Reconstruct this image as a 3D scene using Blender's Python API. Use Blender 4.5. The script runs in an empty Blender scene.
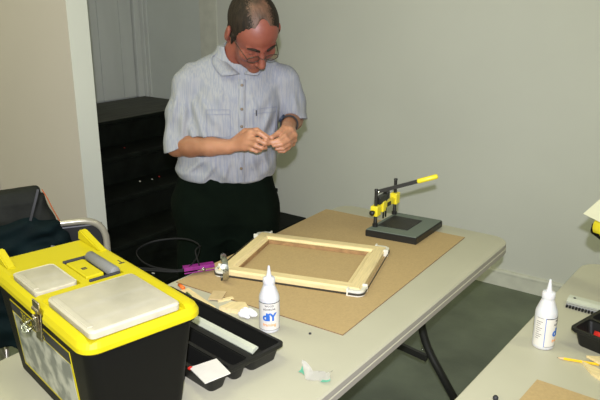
import bpy, bmesh, math, random
import numpy as np
from mathutils import Vector, Matrix, Euler
random.seed(3)
PI = math.pi
S = bpy.context.scene
C = S.collection
V = Vector

# ---------------------------------------------------------------- materials
def mat(name, col, rough=.5, metal=0., var=0., vscale=20., bump=0., bscale=200., stretch=(1,1,1), col2=None, spec=.5, trans=0., sss=0., alpha=1., coat=0., detail=4., thr=None):
    m = bpy.data.materials.new(name); m.use_nodes = True
    nt = m.node_tree; b = nt.nodes['Principled BSDF']
    b.inputs['Base Color'].default_value = (*col, 1)
    b.inputs['Roughness'].default_value = rough
    b.inputs['Metallic'].default_value = metal
    b.inputs['Specular IOR Level'].default_value = spec
    b.inputs['Transmission Weight'].default_value = trans
    b.inputs['Alpha'].default_value = alpha
    b.inputs['Coat Weight'].default_value = coat
    if sss:
        b.inputs['Subsurface Weight'].default_value = sss
        b.inputs['Subsurface Radius'].default_value = (.01, .004, .002)
        b.inputs['Subsurface Scale'].default_value = 1
    tc = nt.nodes.new('ShaderNodeTexCoord')
    mp = nt.nodes.new('ShaderNodeMapping'); mp.inputs['Scale'].default_value = stretch
    nt.links.new(tc.outputs['Object'], mp.inputs['Vector'])
    if var or col2:
        n = nt.nodes.new('ShaderNodeTexNoise'); n.inputs['Scale'].default_value = vscale; n.inputs['Detail'].default_value = detail
        nt.links.new(mp.outputs[0], n.inputs['Vector'])
        r = nt.nodes.new('ShaderNodeValToRGB')
        a, z = thr if thr else (.3, .7)
        r.color_ramp.elements[0].position = a; r.color_ramp.elements[1].position = z
        if col2:
            c0, c1 = col, col2
        else:
            c0 = tuple(max(0, c*(1-var)) for c in col); c1 = tuple(min(1, c*(1+var)) for c in col)
        r.color_ramp.elements[0].color = (*c0, 1); r.color_ramp.elements[1].color = (*c1, 1)
        nt.links.new(n.outputs['Fac'], r.inputs['Fac']); nt.links.new(r.outputs['Color'], b.inputs['Base Color'])
    if bump:
        n = nt.nodes.new('ShaderNodeTexNoise'); n.inputs['Scale'].default_value = bscale
        nt.links.new(mp.outputs[0], n.inputs['Vector'])
        bp = nt.nodes.new('ShaderNodeBump'); bp.inputs['Strength'].default_value = bump; bp.inputs['Distance'].default_value = .002
        nt.links.new(n.outputs['Fac'], bp.inputs['Height']); nt.links.new(bp.outputs[0], b.inputs['Normal'])
    return m

M = dict(
    floor=mat('concrete_floor', (.132,.154,.105), .5, var=.28, vscale=3.5, bump=.4, bscale=60, detail=8),
    wall=mat('white_wall_paint', (.60,.605,.54), .55, var=.035, vscale=1.3, bump=.08, bscale=40),
    wall_trim=mat('grey_trim_paint', (.60,.60,.51), .5, var=.08, vscale=14),
    wall_dark=mat('grey_green_wall_paint', (.61,.64,.58), .6, var=.04, vscale=3),
    door=mat('old_door_paint', (.60,.62,.57), .6, var=.07, vscale=5, stretch=(1,1,.2)),
    tan=mat('warm_wall_paint', (.475,.43,.40), .6, var=.02, vscale=2),
    tan2=mat('pink_wall_paint', (.50,.46,.44), .6),
    strip=mat('greenish_end_paint', (.72,.73,.66), .55, var=.02, vscale=3),
    ceil=mat('ceiling_paint', (.7,.7,.66), .7, var=.03, vscale=2),
    step=mat('black_step_paint', (.0045,.006,.0045), .6, spec=.12, var=.5, vscale=12, bump=.3, bscale=60),
    landing=mat('worn_dark_landing_boards', (.070,.070,.056), .6, spec=.2, var=.4, vscale=6, stretch=(6,.6,1)),
    plastic_table=mat('off_white_table_plastic', (.48,.46,.345), .45, var=.03, vscale=5, bump=.12, bscale=350),
    rim=mat('table_plastic_shaded_rim', (.40,.365,.315), .5),  # same plastic as the top, side shade put into the colour
    black_metal=mat('black_tube_metal', (.012,.012,.011), .4, spec=.5),
    kraft=mat('hardboard_brown', (.455,.322,.150), .7, var=.07, vscale=150, bump=.15, bscale=500, detail=8),
    kraft_edge=mat('hardboard_edge', (.20,.12,.06), .8),
    pine=mat('pale_pine', (.76,.61,.32), .5, var=.10, vscale=18, stretch=(1,14,6)),
    pine2=mat('pale_pine_crosswise', (.76,.61,.32), .5, var=.10, vscale=18, stretch=(14,1,6)),
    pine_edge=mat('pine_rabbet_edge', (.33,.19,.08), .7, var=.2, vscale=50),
    yellow=mat('yellow_toolbox_plastic', (.52,.435,.006), .5, spec=.25, var=.03, vscale=8, bump=.1, bscale=700),
    yellow2=mat('yellow_enamel', (.86,.72,.03), .35),
    black_pl=mat('black_toolbox_plastic', (.0028,.0027,.0022), .6, spec=.2, bump=.3, bscale=900),
    black_tray=mat('black_tray_plastic', (.008,.008,.007), .45, spec=.35, bump=.2, bscale=600),
    grip=mat('grey_rubber_grip', (.165,.165,.16), .6, bump=.4, bscale=500),
    clear=mat('cloudy_clear_plastic', (.60,.555,.42), .35, var=.08, vscale=22, alpha=.78, coat=.3),
    chrome=mat('nickel_latch', (.62,.54,.46), .25, metal=1., var=.2, vscale=90),
    steel=mat('bright_steel', (.55,.57,.54), .2, metal=1.),
    alu=mat('brushed_aluminium', (.56,.58,.48), .42, metal=.25, var=.05, vscale=30),
    alu_dark=mat('dull_grey_rail', (.30,.30,.29), .5),
    white_pl=mat('white_bottle_plastic', (.60,.60,.61), .35, sss=.1),
    white=mat('white_paper', (.66,.63,.57), .7, var=.04, vscale=30),
    tissue=mat('white_tissue', (.80,.80,.82), .9, var=.05, vscale=60),
    corner=mat('ivory_corner_plastic', (.70,.68,.58), .4),
    strap=mat('dark_strap_steel', (.05,.045,.035), .4, metal=.3),
    purple=mat('purple_anodised_metal', (.22,.015,.18), .4, var=.15, vscale=40),
    cable=mat('black_cable_rubber', (.010,.010,.011), .6, spec=.2),
    ink=mat('black_ink', (.02,.02,.025), .6),
    blue_ink=mat('blue_label_ink', (.03,.14,.52), .5),
    orange_ink=mat('orange_label_ink', (.85,.38,.14), .5),
    red=mat('red_plastic', (.65,.03,.02), .4),
    orange=mat('orange_plastic', (.8,.16,.02), .4),
    green=mat('mint_green_print', (.25,.72,.52), .6),
    press_pad=mat('grey_ribbed_rubber', (.135,.165,.135), .6, bump=.3, bscale=300),
    press_dark=mat('dark_press_inset', (.018,.018,.016), .55, bump=.5, bscale=300),
    chair_metal=mat('beige_tube_metal', (.40,.37,.30), .28, metal=.35),
    seat_vinyl=mat('dark_vinyl', (.012,.012,.013), .45),
    coat_teal=mat('dark_teal_fabric', (.001,.007,.009), .8, spec=.15, var=.3, vscale=12, bump=.3, bscale=90),
    coat_grey=mat('charcoal_lining', (.0105,.0115,.010), .7, spec=.2, var=.35, vscale=18, bump=.3, bscale=120),
    coat_pipe=mat('rust_piping', (.40,.10,.03), .6),
    card=mat('cream_card', (.56,.55,.38), .7),
    shoe=mat('black_shoe_leather', (.012,.011,.010), .35),
    trouser=mat('black_trouser_cloth', (.0025,.005,.003), .95, spec=.05, var=.3, vscale=9, bump=.2, bscale=300),
    lead=mat('sharpened_pencil_wood', (.66,.45,.24), .6),
    pencil_y=mat('yellow_pencil_paint', (.82,.52,.02), .4),
    sign_grey=mat('tool_picture_print', (.16,.17,.16), .4, col2=(.42,.42,.38), vscale=24, thr=(.42,.6)),
    lamp_white=mat('lamp_housing_white', (.8,.8,.8), .4),
)

def skin_mat():
    m = mat('skin', (.50,.225,.125), .48, sss=.12)
    nt = m.node_tree; b = nt.nodes['Principled BSDF']
    n = nt.nodes.new('ShaderNodeTexNoise'); n.inputs['Scale'].default_value = 14; n.inputs['Detail'].default_value = 5
    r = nt.nodes.new('ShaderNodeValToRGB'); r.color_ramp.elements[0].position = .35; r.color_ramp.elements[1].position = .65
    r.color_ramp.elements[0].color = (.185,.047,.031,1); r.color_ramp.elements[1].color = (.245,.074,.048,1)
    tc = nt.nodes.new('ShaderNodeTexCoord'); nt.links.new(tc.outputs['Object'], n.inputs['Vector'])
    nt.links.new(n.outputs['Fac'], r.inputs['Fac'])
    # weathered face and neck are redder than the arms and hands
    r2 = nt.nodes.new('ShaderNodeValToRGB'); r2.color_ramp.elements[0].position = .35; r2.color_ramp.elements[1].position = .65
    r2.color_ramp.elements[0].color = (.34,.150,.082,1); r2.color_ramp.elements[1].color = (.45,.215,.128,1)
    nt.links.new(n.outputs['Fac'], r2.inputs['Fac'])
    sp = nt.nodes.new('ShaderNodeSeparateXYZ'); nt.links.new(tc.outputs['Object'], sp.inputs[0])
    mr = nt.nodes.new('ShaderNodeMapRange'); mr.inputs['From Min'].default_value = 1.25; mr.inputs['From Max'].default_value = 1.42
    nt.links.new(sp.outputs['Z'], mr.inputs['Value'])
    mx = nt.nodes.new('ShaderNodeMix'); mx.data_type = 'RGBA'; nt.links.new(mr.outputs[0], mx.inputs['Factor'])
    r3 = nt.nodes.new('ShaderNodeValToRGB'); r3.color_ramp.elements[0].position = .35; r3.color_ramp.elements[1].position = .65
    r3.color_ramp.elements[0].color = (.22,.090,.043,1); r3.color_ramp.elements[1].color = (.32,.145,.080,1)
    nt.links.new(n.outputs['Fac'], r3.inputs['Fac'])
    mr2 = nt.nodes.new('ShaderNodeMapRange'); mr2.inputs['From Min'].default_value = -.13; mr2.inputs['From Max'].default_value = -.21
    nt.links.new(sp.outputs['Y'], mr2.inputs['Value'])
    mx2 = nt.nodes.new('ShaderNodeMix'); mx2.data_type = 'RGBA'; nt.links.new(mr2.outputs[0], mx2.inputs['Factor'])
    nt.links.new(r3.outputs[0], mx2.inputs['A']); nt.links.new(r2.outputs[0], mx2.inputs['B'])
    nt.links.new(mx2.outputs['Result'], mx.inputs['A']); nt.links.new(r.outputs[0], mx.inputs['B']); nt.links.new(mx.outputs['Result'], b.inputs['Base Color'])
    return m
def shirt_mat():
    m = mat('pale_striped_shirt_cotton', (.60,.62,.72), .85)
    nt = m.node_tree; b = nt.nodes['Principled BSDF']
    tc = nt.nodes.new('ShaderNodeTexCoord')
    mp = nt.nodes.new('ShaderNodeMapping'); mp.inputs['Scale'].default_value = (1, .35, .05)
    n = nt.nodes.new('ShaderNodeTexNoise'); n.inputs['Scale'].default_value = 260; n.inputs['Detail'].default_value = 2
    r = nt.nodes.new('ShaderNodeValToRGB'); r.color_ramp.elements[0].position = .42; r.color_ramp.elements[1].position = .58
    r.color_ramp.elements[0].color = (.230,.242,.290,1); r.color_ramp.elements[1].color = (.285,.288,.308,1)
    nt.links.new(tc.outputs['Object'], mp.inputs['Vector']); nt.links.new(mp.outputs[0], n.inputs['Vector'])
    nt.links.new(n.outputs['Fac'], r.inputs['Fac']); nt.links.new(r.outputs[0], b.inputs['Base Color'])
    w = nt.nodes.new('ShaderNodeTexNoise'); w.inputs['Scale'].default_value = 22; w.inputs['Detail'].default_value = 4
    bp = nt.nodes.new('ShaderNodeBump'); bp.inputs['Strength'].default_value = .5; bp.inputs['Distance'].default_value = .006
    nt.links.new(tc.outputs['Object'], w.inputs['Vector']); nt.links.new(w.outputs['Fac'], bp.inputs['Height']); nt.links.new(bp.outputs[0], b.inputs['Normal'])
    return m
def hair_mat():
    m = mat('dark_brown_hair', (.016,.010,.006), .7, spec=.25, bump=.9, bscale=260, stretch=(1,1,.25), var=.5, vscale=120)
    return m
M['skin'] = skin_mat(); M['shirt'] = shirt_mat(); M['hair'] = hair_mat()
M['thin_hair'] = mat('thinning_hair_over_skin', (.030,.019,.012), .6, col2=(.16,.075,.046), vscale=38, thr=(.3,.75), stretch=(1,1,.35), bump=.5, bscale=260)
M['lip'] = mat('lip_skin', (.36,.10,.075), .45)
M['glass'] = mat('spectacle_lens_glass', (.95,.95,.95), .03, trans=1.0, alpha=.25)

# ---------------------------------------------------------------- helpers
def link(name, me, m, parent=None, smooth=False):
    o = bpy.data.objects.new(name, me); C.objects.link(o)
    if parent is not None: o.parent = parent
    if m is not None:
        for x in (m if isinstance(m, (list, tuple)) else [m]): me.materials.append(x)
    if smooth:
        me.polygons.foreach_set('use_smooth', [True]*len(me.polygons))
    return o
def obj(name, bm, m, parent=None, smooth=False, angle=None):
    me = bpy.data.meshes.new(name); bmesh.ops.recalc_face_normals(bm, faces=bm.faces[:])
    bm.to_mesh(me); bm.free()
    o = link(name, me, m, parent, smooth or angle is not None)
    if angle is not None:
        try: me.set_sharp_from_angle(angle=math.radians(angle))
        except Exception: pass
    return o
def tag(o, label=None, cat=None, group=None, kind=None):
    if label: o['label'] = label
    if cat: o['category'] = cat
    if group: o['group'] = group
    if kind: o['kind'] = kind
    return o
def thing(name, label, cat, loc=(0,0,0), rz=0, group=None):
    o = bpy.data.objects.new(name, None); C.objects.link(o); o.empty_display_size = .05
    o.location = loc; o.rotation_euler = (0,0,rz)
    return tag(o, label, cat, group)
def struct(name, bm, m, parent=None, **k):
    o = obj(name, bm, m, parent, **k)
    if parent is None: o['kind'] = 'structure'
    return o
def bx(bm, c, s, rz=0, rot=None, bev=0, seg=2):
    """box of full size s about centre c"""
    r = bmesh.ops.create_cube(bm, size=1.0)
    vs = r['verts']
    mtx = Matrix.Translation(V(c)) @ (rot.to_4x4() if rot is not None else Matrix.Rotation(rz, 4, 'Z')) @ Matrix.Diagonal((*s, 1))
    bmesh.ops.transform(bm, matrix=mtx, verts=vs)
    if bev:
        es = list({e for v in vs for e in v.link_edges})
        bmesh.ops.bevel(bm, geom=es, offset=bev, segments=seg, profile=.5, affect='EDGES')
    return bm
def lo_hi(bm, lo, hi, bev=0, seg=2):
    return bx(bm, [(a+b)/2 for a, b in zip(lo, hi)], [b-a for a, b in zip(lo, hi)], bev=bev, seg=seg)
def nb(): return bmesh.new()
def tube(bm, pts, r, n=12, closed=False, caps=True, flat=None):
    """sweep a circle (or ellipse: flat=(a,b,up)) along points"""
    pts = [V(p) for p in pts]; N = len(pts); rings = []
    rr = r if isinstance(r, (list, tuple)) else [r]*N
    prev = None
    for i, p in enumerate(pts):
        a = pts[(i-1) % N] if (closed or i > 0) else p
        b = pts[(i+1) % N] if (closed or i < N-1) else p
        t = (b-a).normalized()
        if flat:
            up = V(flat[2]); s = t.cross(up)
            if s.length < 1e-5: s = t.cross(V((1,0,0)))
            s.normalize(); u = s.cross(t).normalized()
        else:
            if prev is None:
                up = V((0,0,1)) if abs(t.z) < .9 else V((1,0,0))
                s = t.cross(up).normalized()
            else:
                s = (prev - t*prev.dot(t)).normalized()
            u = s.cross(t); prev = s
        ring = []
        for k in range(n):
            q = 2*PI*(k+.5)/n
            if flat:
                if n == 4:
                    sg = ((1,1),(-1,1),(-1,-1),(1,-1))[k]
                    ring.append(bm.verts.new(p + s*flat[0]*sg[0] + u*flat[1]*sg[1]))
                else: ring.append(bm.verts.new(p + s*math.cos(q)*flat[0] + u*math.sin(q)*flat[1]))
            else: ring.append(bm.verts.new(p + s*math.cos(q)*rr[i] + u*math.sin(q)*rr[i]))
        rings.append(ring)
    M_ = N if closed else N-1
    for i in range(M_):
        A, B = rings[i], rings[(i+1) % N]
        for k in range(n): bm.faces.new((A[k], A[(k+1) % n], B[(k+1) % n], B[k]))
    if caps and not closed:
        bm.faces.new(rings[0][::-1]); bm.faces.new(rings[-1])
    return bm
def lathe(bm, prof, n=32, c=(0,0,0)):
    rings = []
    for r, z in prof:
        if r < 1e-6: rings.append([bm.verts.new((c[0], c[1], c[2]+z))])
        else: rings.append([bm.verts.new((c[0]+r*math.cos(2*PI*k/n), c[1]+r*math.sin(2*PI*k/n), c[2]+z)) for k in range(n)])
    for A, B in zip(rings, rings[1:]):
        if len(A) == 1 and len(B) == 1: continue
        for k in range(n):
            k2 = (k+1) % n
            if len(A) == 1: bm.faces.new((A[0], B[k], B[k2]))
            elif len(B) == 1: bm.faces.new((A[k], A[k2], B[0]))
            else: bm.faces.new((A[k], A[k2], B[k2], B[k]))
    if len(rings[0]) > 1: bm.faces.new(rings[0][::-1])
    if len(rings[-1]) > 1: bm.faces.new(rings[-1])
    return bm
def prism(bm, poly, z0, z1, mtx=None):
    """extrude polygon (x,y) from z0 to z1"""
    a = [bm.verts.new((x, y, z0)) for x, y in poly]; b = [bm.verts.new((x, y, z1)) for x, y in poly]
    n = len(poly)
    bm.faces.new(a[::-1]); bm.faces.new(b)
    for i in range(n): bm.faces.new((a[i], a[(i+1) % n], b[(i+1) % n], b[i]))
    if mtx is not None: bmesh.ops.transform(bm, matrix=mtx, verts=a+b)
    return bm
def rrect(w, l, r, n=6):
    out = []
    for cx, cy, a0 in ((w/2-r, l/2-r, 0), (-w/2+r, l/2-r, 90), (-w/2+r, -l/2+r, 180), (w/2-r, -l/2+r, 270)):
        for k in range(n+1):
            a = math.radians(a0 + 90*k/n); out.append((cx+r*math.cos(a), cy+r*math.sin(a)))
    return out
def rloft(bm, rings, n=6, cx=0, cy=0, capb=True, capt=True):
    """rings: (w, l, r, z)"""
    R = [[bm.verts.new((cx+x, cy+y, z)) for x, y in rrect(w, l, r, n)] for w, l, r, z in rings]
    for A, B in zip(R, R[1:]):
        for k in range(len(A)): bm.faces.new((A[k], A[(k+1) % len(A)], B[(k+1) % len(A)], B[k]))
    if capb: bm.faces.new(R[0][::-1])
    if capt: bm.faces.new(R[-1])
    return bm
def boolean(o, bms, op='DIFFERENCE'):
    for b in bms:
        me = bpy.data.meshes.new('cutter'); bmesh.ops.recalc_face_normals(b, faces=b.faces[:]); b.to_mesh(me); b.free()
        c = bpy.data.objects.new('cutter', me); C.objects.link(c); c.parent = o.parent
        mod = o.modifiers.new('b', 'BOOLEAN'); mod.object = c; mod.operation = op; mod.solver = 'EXACT'
        bpy.context.view_layer.update()
        dg = bpy.context.evaluated_depsgraph_get()
        new = bpy.data.meshes.new_from_object(o.evaluated_get(dg))
        o.modifiers.clear(); o.data = new
        bpy.data.objects.remove(c); bpy.data.meshes.remove(me)
    return o
def text_mesh(name, body, size, m, parent, fn, ext=.0004, bold=0.0, space=1.0, align='CENTER'):
    cu = bpy.data.curves.new('t', 'FONT'); cu.body = body; cu.size = size; cu.align_x = align; cu.align_y = 'CENTER'
    cu.extrude = ext; cu.offset = bold; cu.space_character = space; cu.resolution_u = 3
    t = bpy.data.objects.new('t', cu); C.objects.link(t)
    bpy.context.view_layer.update()
    me = bpy.data.meshes.new_from_object(t.evaluated_get(bpy.context.evaluated_depsgraph_get()))
    bpy.data.objects.remove(t)
    me.name = name
    me.materials.clear()
    bm = bmesh.new(); bm.from_mesh(me)
    if len(bm.edges): bmesh.ops.subdivide_edges(bm, edges=[e for e in bm.edges if e.calc_length() > size*.25], cuts=2)
    for v in bm.verts: v.co = fn(v.co.x, v.co.y, v.co.z)
    bm.to_mesh(me); bm.free()
    return link(name, me, m, parent)
def arc_pts(c, r, a0, a1, n, ax=(1,0,0), ay=(0,0,1)):
    ax, ay, c = V(ax), V(ay), V(c)
    return [c + ax*(r*math.cos(math.radians(a0+(a1-a0)*k/n))) + ay*(r*math.sin(math.radians(a0+(a1-a0)*k/n))) for k in range(n+1)]
def fillet(pts, r, n=6):
    pts = [V(p) for p in pts]; out = [pts[0]]
    for a, b, c in zip(pts, pts[1:], pts[2:]):
        d1 = (a-b); d2 = (c-b); k = min(r, d1.length*.49, d2.length*.49)
        p, q = b+d1.normalized()*k, b+d2.normalized()*k
        for i in range(n+1):
            t = i/n; out.append(p*(1-t)**2 + b*2*t*(1-t) + q*t*t)
    out.append(pts[-1]); return out

# ---------------------------------------------------------------- implicit surfaces (for the figure, cloth and crumpled things)
class Field:
    def __init__(s, lo, hi, h):
        s.lo = np.array(lo, float); s.h = h
        s.n = np.ceil((np.array(hi)-s.lo)/h).astype(int)+1
        s.v = np.full(s.n, .05, np.float32)
    def block(s, lo, hi):
        a = np.clip(np.floor((np.array(lo)-s.lo)/s.h).astype(int), 0, s.n)
        b = np.clip(np.ceil((np.array(hi)-s.lo)/s.h).astype(int)+1, 0, s.n)
        if (b <= a).any(): return None, None
        g = [np.arange(a[i], b[i], dtype=np.float32)*s.h+s.lo[i] for i in range(3)]
        X, Y, Z = np.meshgrid(*g, indexing='ij')
        return tuple(slice(a[i], b[i]) for i in range(3)), (X, Y, Z)
    def comb(s, fn, lo, hi, k, mode):
        pad = .02 + k
        sl, P = s.block(np.array(lo)-pad, np.array(hi)+pad)
        if sl is None: return
        d = fn(*P).astype(np.float32); v = s.v[sl]
        if mode == 'sub': d = -d; v = -v; 
        if mode == 'sub':
            # smooth max(v, -d) = -smin(-v, d)
            d = -d; v_ = v
            r = smin(v_, d, k); s.v[sl] = -r
        else: s.v[sl] = smin(v, d, k)
    def cap(s, a, b, ra, rb=None, k=.01, mode='add'):
        rb = ra if rb is None else rb
        a = np.array(a, float); b = np.array(b, float); R = max(ra, rb)
        def fn(X, Y, Z):
            ab = b-a; L = ab@ab+1e-12
            t = np.clip(((X-a[0])*ab[0]+(Y-a[1])*ab[1]+(Z-a[2])*ab[2])/L, 0, 1)
            return np.sqrt((X-a[0]-t*ab[0])**2+(Y-a[1]-t*ab[1])**2+(Z-a[2]-t*ab[2])**2) - (ra+(rb-ra)*t)
        s.comb(fn, np.minimum(a, b)-R, np.maximum(a, b)+R, k, mode)
    def ell(s, c, r, R=None, k=.01, mode='add'):
        c = np.array(c, float); r = np.array(r, float); R = np.eye(3) if R is None else np.array(R)   # columns = axes
        m = float(r.max())
        def fn(X, Y, Z):
            d = [X-c[0], Y-c[1], Z-c[2]]
            q = [(d[0]*R[0][i]+d[1]*R[1][i]+d[2]*R[2][i]) for i in range(3)]
            k0 = np.sqrt(sum((q[i]/r[i])**2 for i in range(3))); k1 = np.sqrt(sum((q[i]/r[i]**2)**2 for i in range(3)))+1e-9
            return k0*(k0-1)/k1
        s.comb(fn, c-m, c+m, k, mode)
    def loft(s, zs, cx, cy, a, b, k=.02, mode='add', pw=2.2):
        """stack of superellipses along z"""
        zs, cx, cy, a, b = map(np.array, (zs, cx, cy, a, b))
        lo = (min(cx-a), min(cy-b), zs[0]); hi = (max(cx+a), max(cy+b), zs[-1])
        def fn(X, Y, Z):
            z = np.clip(Z, zs[0], zs[-1])
            x0, y0, A, B = (np.interp(z, zs, q) for q in (cx, cy, a, b))
            ux, uy = np.abs(X-x0)/A, np.abs(Y-y0)/B
            q = (ux**pw+uy**pw)**(1/pw)
            rad = np.sqrt((X-x0)**2+(Y-y0)**2)+1e-6
            d = rad*(1-1/np.maximum(q, 1e-3))
            dz = np.maximum(zs[0]-Z, Z-zs[-1])
            return np.maximum(d, dz)
        s.comb(fn, lo, hi, k, mode)
    def half(s, p, n, lo, hi):
        """cut away the side the normal points to, inside the block"""
        p = np.array(p, float); n = np.array(n, float); n /= np.linalg.norm(n)
        sl, P = s.block(lo, hi)
        if sl is None: return
        d = ((P[0]-p[0])*n[0]+(P[1]-p[1])*n[1]+(P[2]-p[2])*n[2]).astype(np.float32)
        s.v[sl] = np.maximum(s.v[sl], d)
    def disp(s, fn, lo=None, hi=None):
        sl, P = s.block(s.lo if lo is None else lo, s.lo+s.h*s.n if hi is None else hi)
        s.v[sl] += fn(*P).astype(np.float32)
    def mesh(s, name, m, parent=None, smooth_it=1):
        v = s.v; v[0], v[-1] = 1, 1; v[:, 0], v[:, -1] = 1, 1; v[:, :, 0], v[:, :, -1] = 1, 1
        ins = v < 0
        nx, ny, nz = v.shape
        cnt = np.zeros((nx-1, ny-1, nz-1), np.int8)
        for i in (0, 1):
            for j in (0, 1):
                for k in (0, 1): cnt += ins[i:nx-1+i, j:ny-1+j, k:nz-1+k]
        act = np.nonzero((cnt > 0) & (cnt < 8))
        idx = np.full(cnt.shape, -1, np.int32); N = len(act[0]); idx[act] = np.arange(N)
        acc = np.zeros((N, 3)); w = np.zeros(N)
        corners = [(i, j, k) for i in (0, 1) for j in (0, 1) for k in (0, 1)]
        for c0 in corners:
            for ax in range(3):
                if c0[ax] == 1: continue
                c1 = list(c0); c1[ax] = 1
                a = v[act[0]+c0[0], act[1]+c0[1], act[2]+c0[2]].astype(float); b = v[act[0]+c1[0], act[1]+c1[1], act[2]+c1[2]].astype(float)
                ok = (a < 0) != (b < 0)
                t = np.where(ok, a/(a-b+1e-20), 0)
                p = np.array([c0]*N, float) if False else np.tile(np.array(c0, float), (N, 1))
                p[:, ax] += t
                acc[ok] += p[ok]; w[ok] += 1
        co = acc/w[:, None] + np.stack(act, 1)
        co = co*s.h + s.lo
        quads = []
        for ax in range(3):
            o1, o2 = [(1, 2), (2, 0), (0, 1)][ax]
            sl0 = [slice(None)]*3; sl1 = [slice(None)]*3
            sl0[ax] = slice(0, -1); sl1[ax] = slice(1, None)
            A = ins[tuple(sl0)]; B = ins[tuple(sl1)]
            e = np.nonzero(A != B); e = np.stack(e, 1)
            if not len(e): continue
            fl = A[tuple(e.T)]
            def cell(d1, d2):
                q = e.copy(); q[:, o1] -= d1; q[:, o2] -= d2; return idx[tuple(q.T)]
            q = np.stack([cell(0, 0), cell(1, 0), cell(1, 1), cell(0, 1)], 1)
            q[~fl] = q[~fl][:, ::-1]
            quads.append(q)
        F = np.concatenate(quads)
        F = F[(F >= 0).all(1)]
        for _ in range(smooth_it):
            su = np.zeros_like(co); ct = np.zeros(len(co))
            for a, b in ((0, 1), (1, 2), (2, 3), (3, 0)):
                np.add.at(su, F[:, a], co[F[:, b]]); np.add.at(ct, F[:, a], 1)
                np.add.at(su, F[:, b], co[F[:, a]]); np.add.at(ct, F[:, b], 1)
            co = co*.5 + .5*su/np.maximum(ct, 1)[:, None]
        me = bpy.data.meshes.new(name)
        me.vertices.add(len(co)); me.vertices.foreach_set('co', co.astype(np.float32).ravel())
        me.loops.add(F.size); me.loops.foreach_set('vertex_index', F.astype(np.int32).ravel())
        me.polygons.add(len(F)); me.polygons.foreach_set('loop_start', np.arange(0, F.size, 4, dtype=np.int32))
        me.update(calc_edges=True); me.validate()
        return link(name, me, m, parent, smooth=True)
def smin(a, b, k):
    if k <= 1e-6: return np.minimum(a, b)
    h = np.clip(k-np.abs(a-b), 0, None)/k
    return np.minimum(a, b) - h*h*k*.25

# ================================================================ the room
YW = 3.60                                                  # back wall
b = nb(); lo_hi(b, (-5.2,-1.5,-.1), (3.2,4.0,0)); struct('floor', b, M['floor'])
b = nb(); lo_hi(b, (-5.2,-1.5,2.9), (3.2,4.0,3.0)); struct('ceiling', b, M['ceil'])
b = nb(); lo_hi(b, (-3.5,YW,0), (3.2,YW+.4,2.9)); struct('wall_back', b, M['wall'])
b = nb(); lo_hi(b, (-5.2,YW+.06,0), (-3.5,YW+.4,2.9)); struct('wall_stairwell', b, M['wall_dark'])
b = nb(); lo_hi(b, (-4.6,1.92,0), (-2.7,2.035,2.9))
o = struct('wall_partition', b, [M['tan'], M['strip']])
for p in o.data.polygons:
    if p.normal.x > .9: p.material_index = 1
b = nb(); lo_hi(b, (-4.6,-1.5,0), (-4.5,1.92,2.9)); struct('wall_left', b, M['tan'])
b = nb(); lo_hi(b, (3.1,-1.5,0), (3.2,YW,2.9)); struct('wall_right', b, M['wall'])
b = nb(); lo_hi(b, (-3.62,1.895,0), (-3.465,1.92,2.9), bev=.004); struct('trim_1', b, M['tan2'])
b = nb(); lo_hi(b, (-3.498,YW-.006,.85), (-3.333,YW,2.9), bev=.002); struct('trim_2', b, M['wall_trim'])
# baseboard with a rounded bead
b = nb(); prism(b, [(0,0),(-.016,0),(-.016,.078),(-.020,.082),(-.020,.092),(-.014,.098),(0,.1)], -2.58, 3.1,
                Matrix(((0,0,1,0),(1,0,0,YW),(0,1,0,0),(0,0,0,1))))
struct('baseboard_back', b, M['wall_trim'])
# stairwell door wall (plane x = -4.217) with planked door
b = nb(); lo_hi(b, (-4.6,2.035,0), (-4.247,YW+.06,2.9)); struct('wall_landing', b, M['wall_dark'])
b = nb()
y = 2.66
for yy0, yy1 in ((2.50,2.75),(2.75,3.0),(3.0,3.257),(3.257,3.458),(3.458,3.58)):
    lo_hi(b, (-4.247,yy0+.002,.845), (-4.217,yy1-.002,2.75), bev=.003)
door = struct('door_1', b, M['door'])
b = nb(); tube(b, [(-4.217,2.58,1.8),(-4.175,2.58,1.8)], .01); lathe(b, [(0,-.02),(.02,-.015),(.028,0),(.02,.015),(0,.02)], 16, (-4.165,2.58,1.8)); obj('door_handle', b, M['steel'], door, smooth=True)
b = nb(); lo_hi(b, (-4.235,3.585,.84), (-4.190,3.66,2.9), bev=.006); lo_hi(b, (-4.195,3.635,.84), (-4.150,3.66,2.9), bev=.006); lo_hi(b, (-4.150,3.645,.84), (-4.115,3.66,2.9), bev=.004)
struct('trim_3', b, M['door'])
# black painted steps climbing to the landing: tread + riser per step
stair = bpy.data.objects.new('staircase', None); C.objects.link(stair); stair['kind'] = 'structure'
xe = [-2.56,-2.81,-3.06,-3.31]; zt = [.140,.312,.488,.663]
for i, (x, z) in enumerate(zip(xe, zt)):
    b = nb(); lo_hi(b, (x-.285,2.045,z-.03), (x+.012,YW-.002,z), bev=.007); lo_hi(b, (x-.27,2.045,(zt[i-1] if i else 0)), (x-.012,YW-.002,z-.03))
    obj('step', b, M['step'], stair)
b = nb(); lo_hi(b, (-4.215,2.045,.81), (-3.548,YW+.055,.84), bev=.008); lo_hi(b, (-4.215,2.045,0), (-3.572,YW-.002,.81))
o = obj('landing', b, [M['landing'], M['step']], stair)
for p in o.data.polygons:
    if p.normal.z < .9: p.material_index = 1
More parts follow.
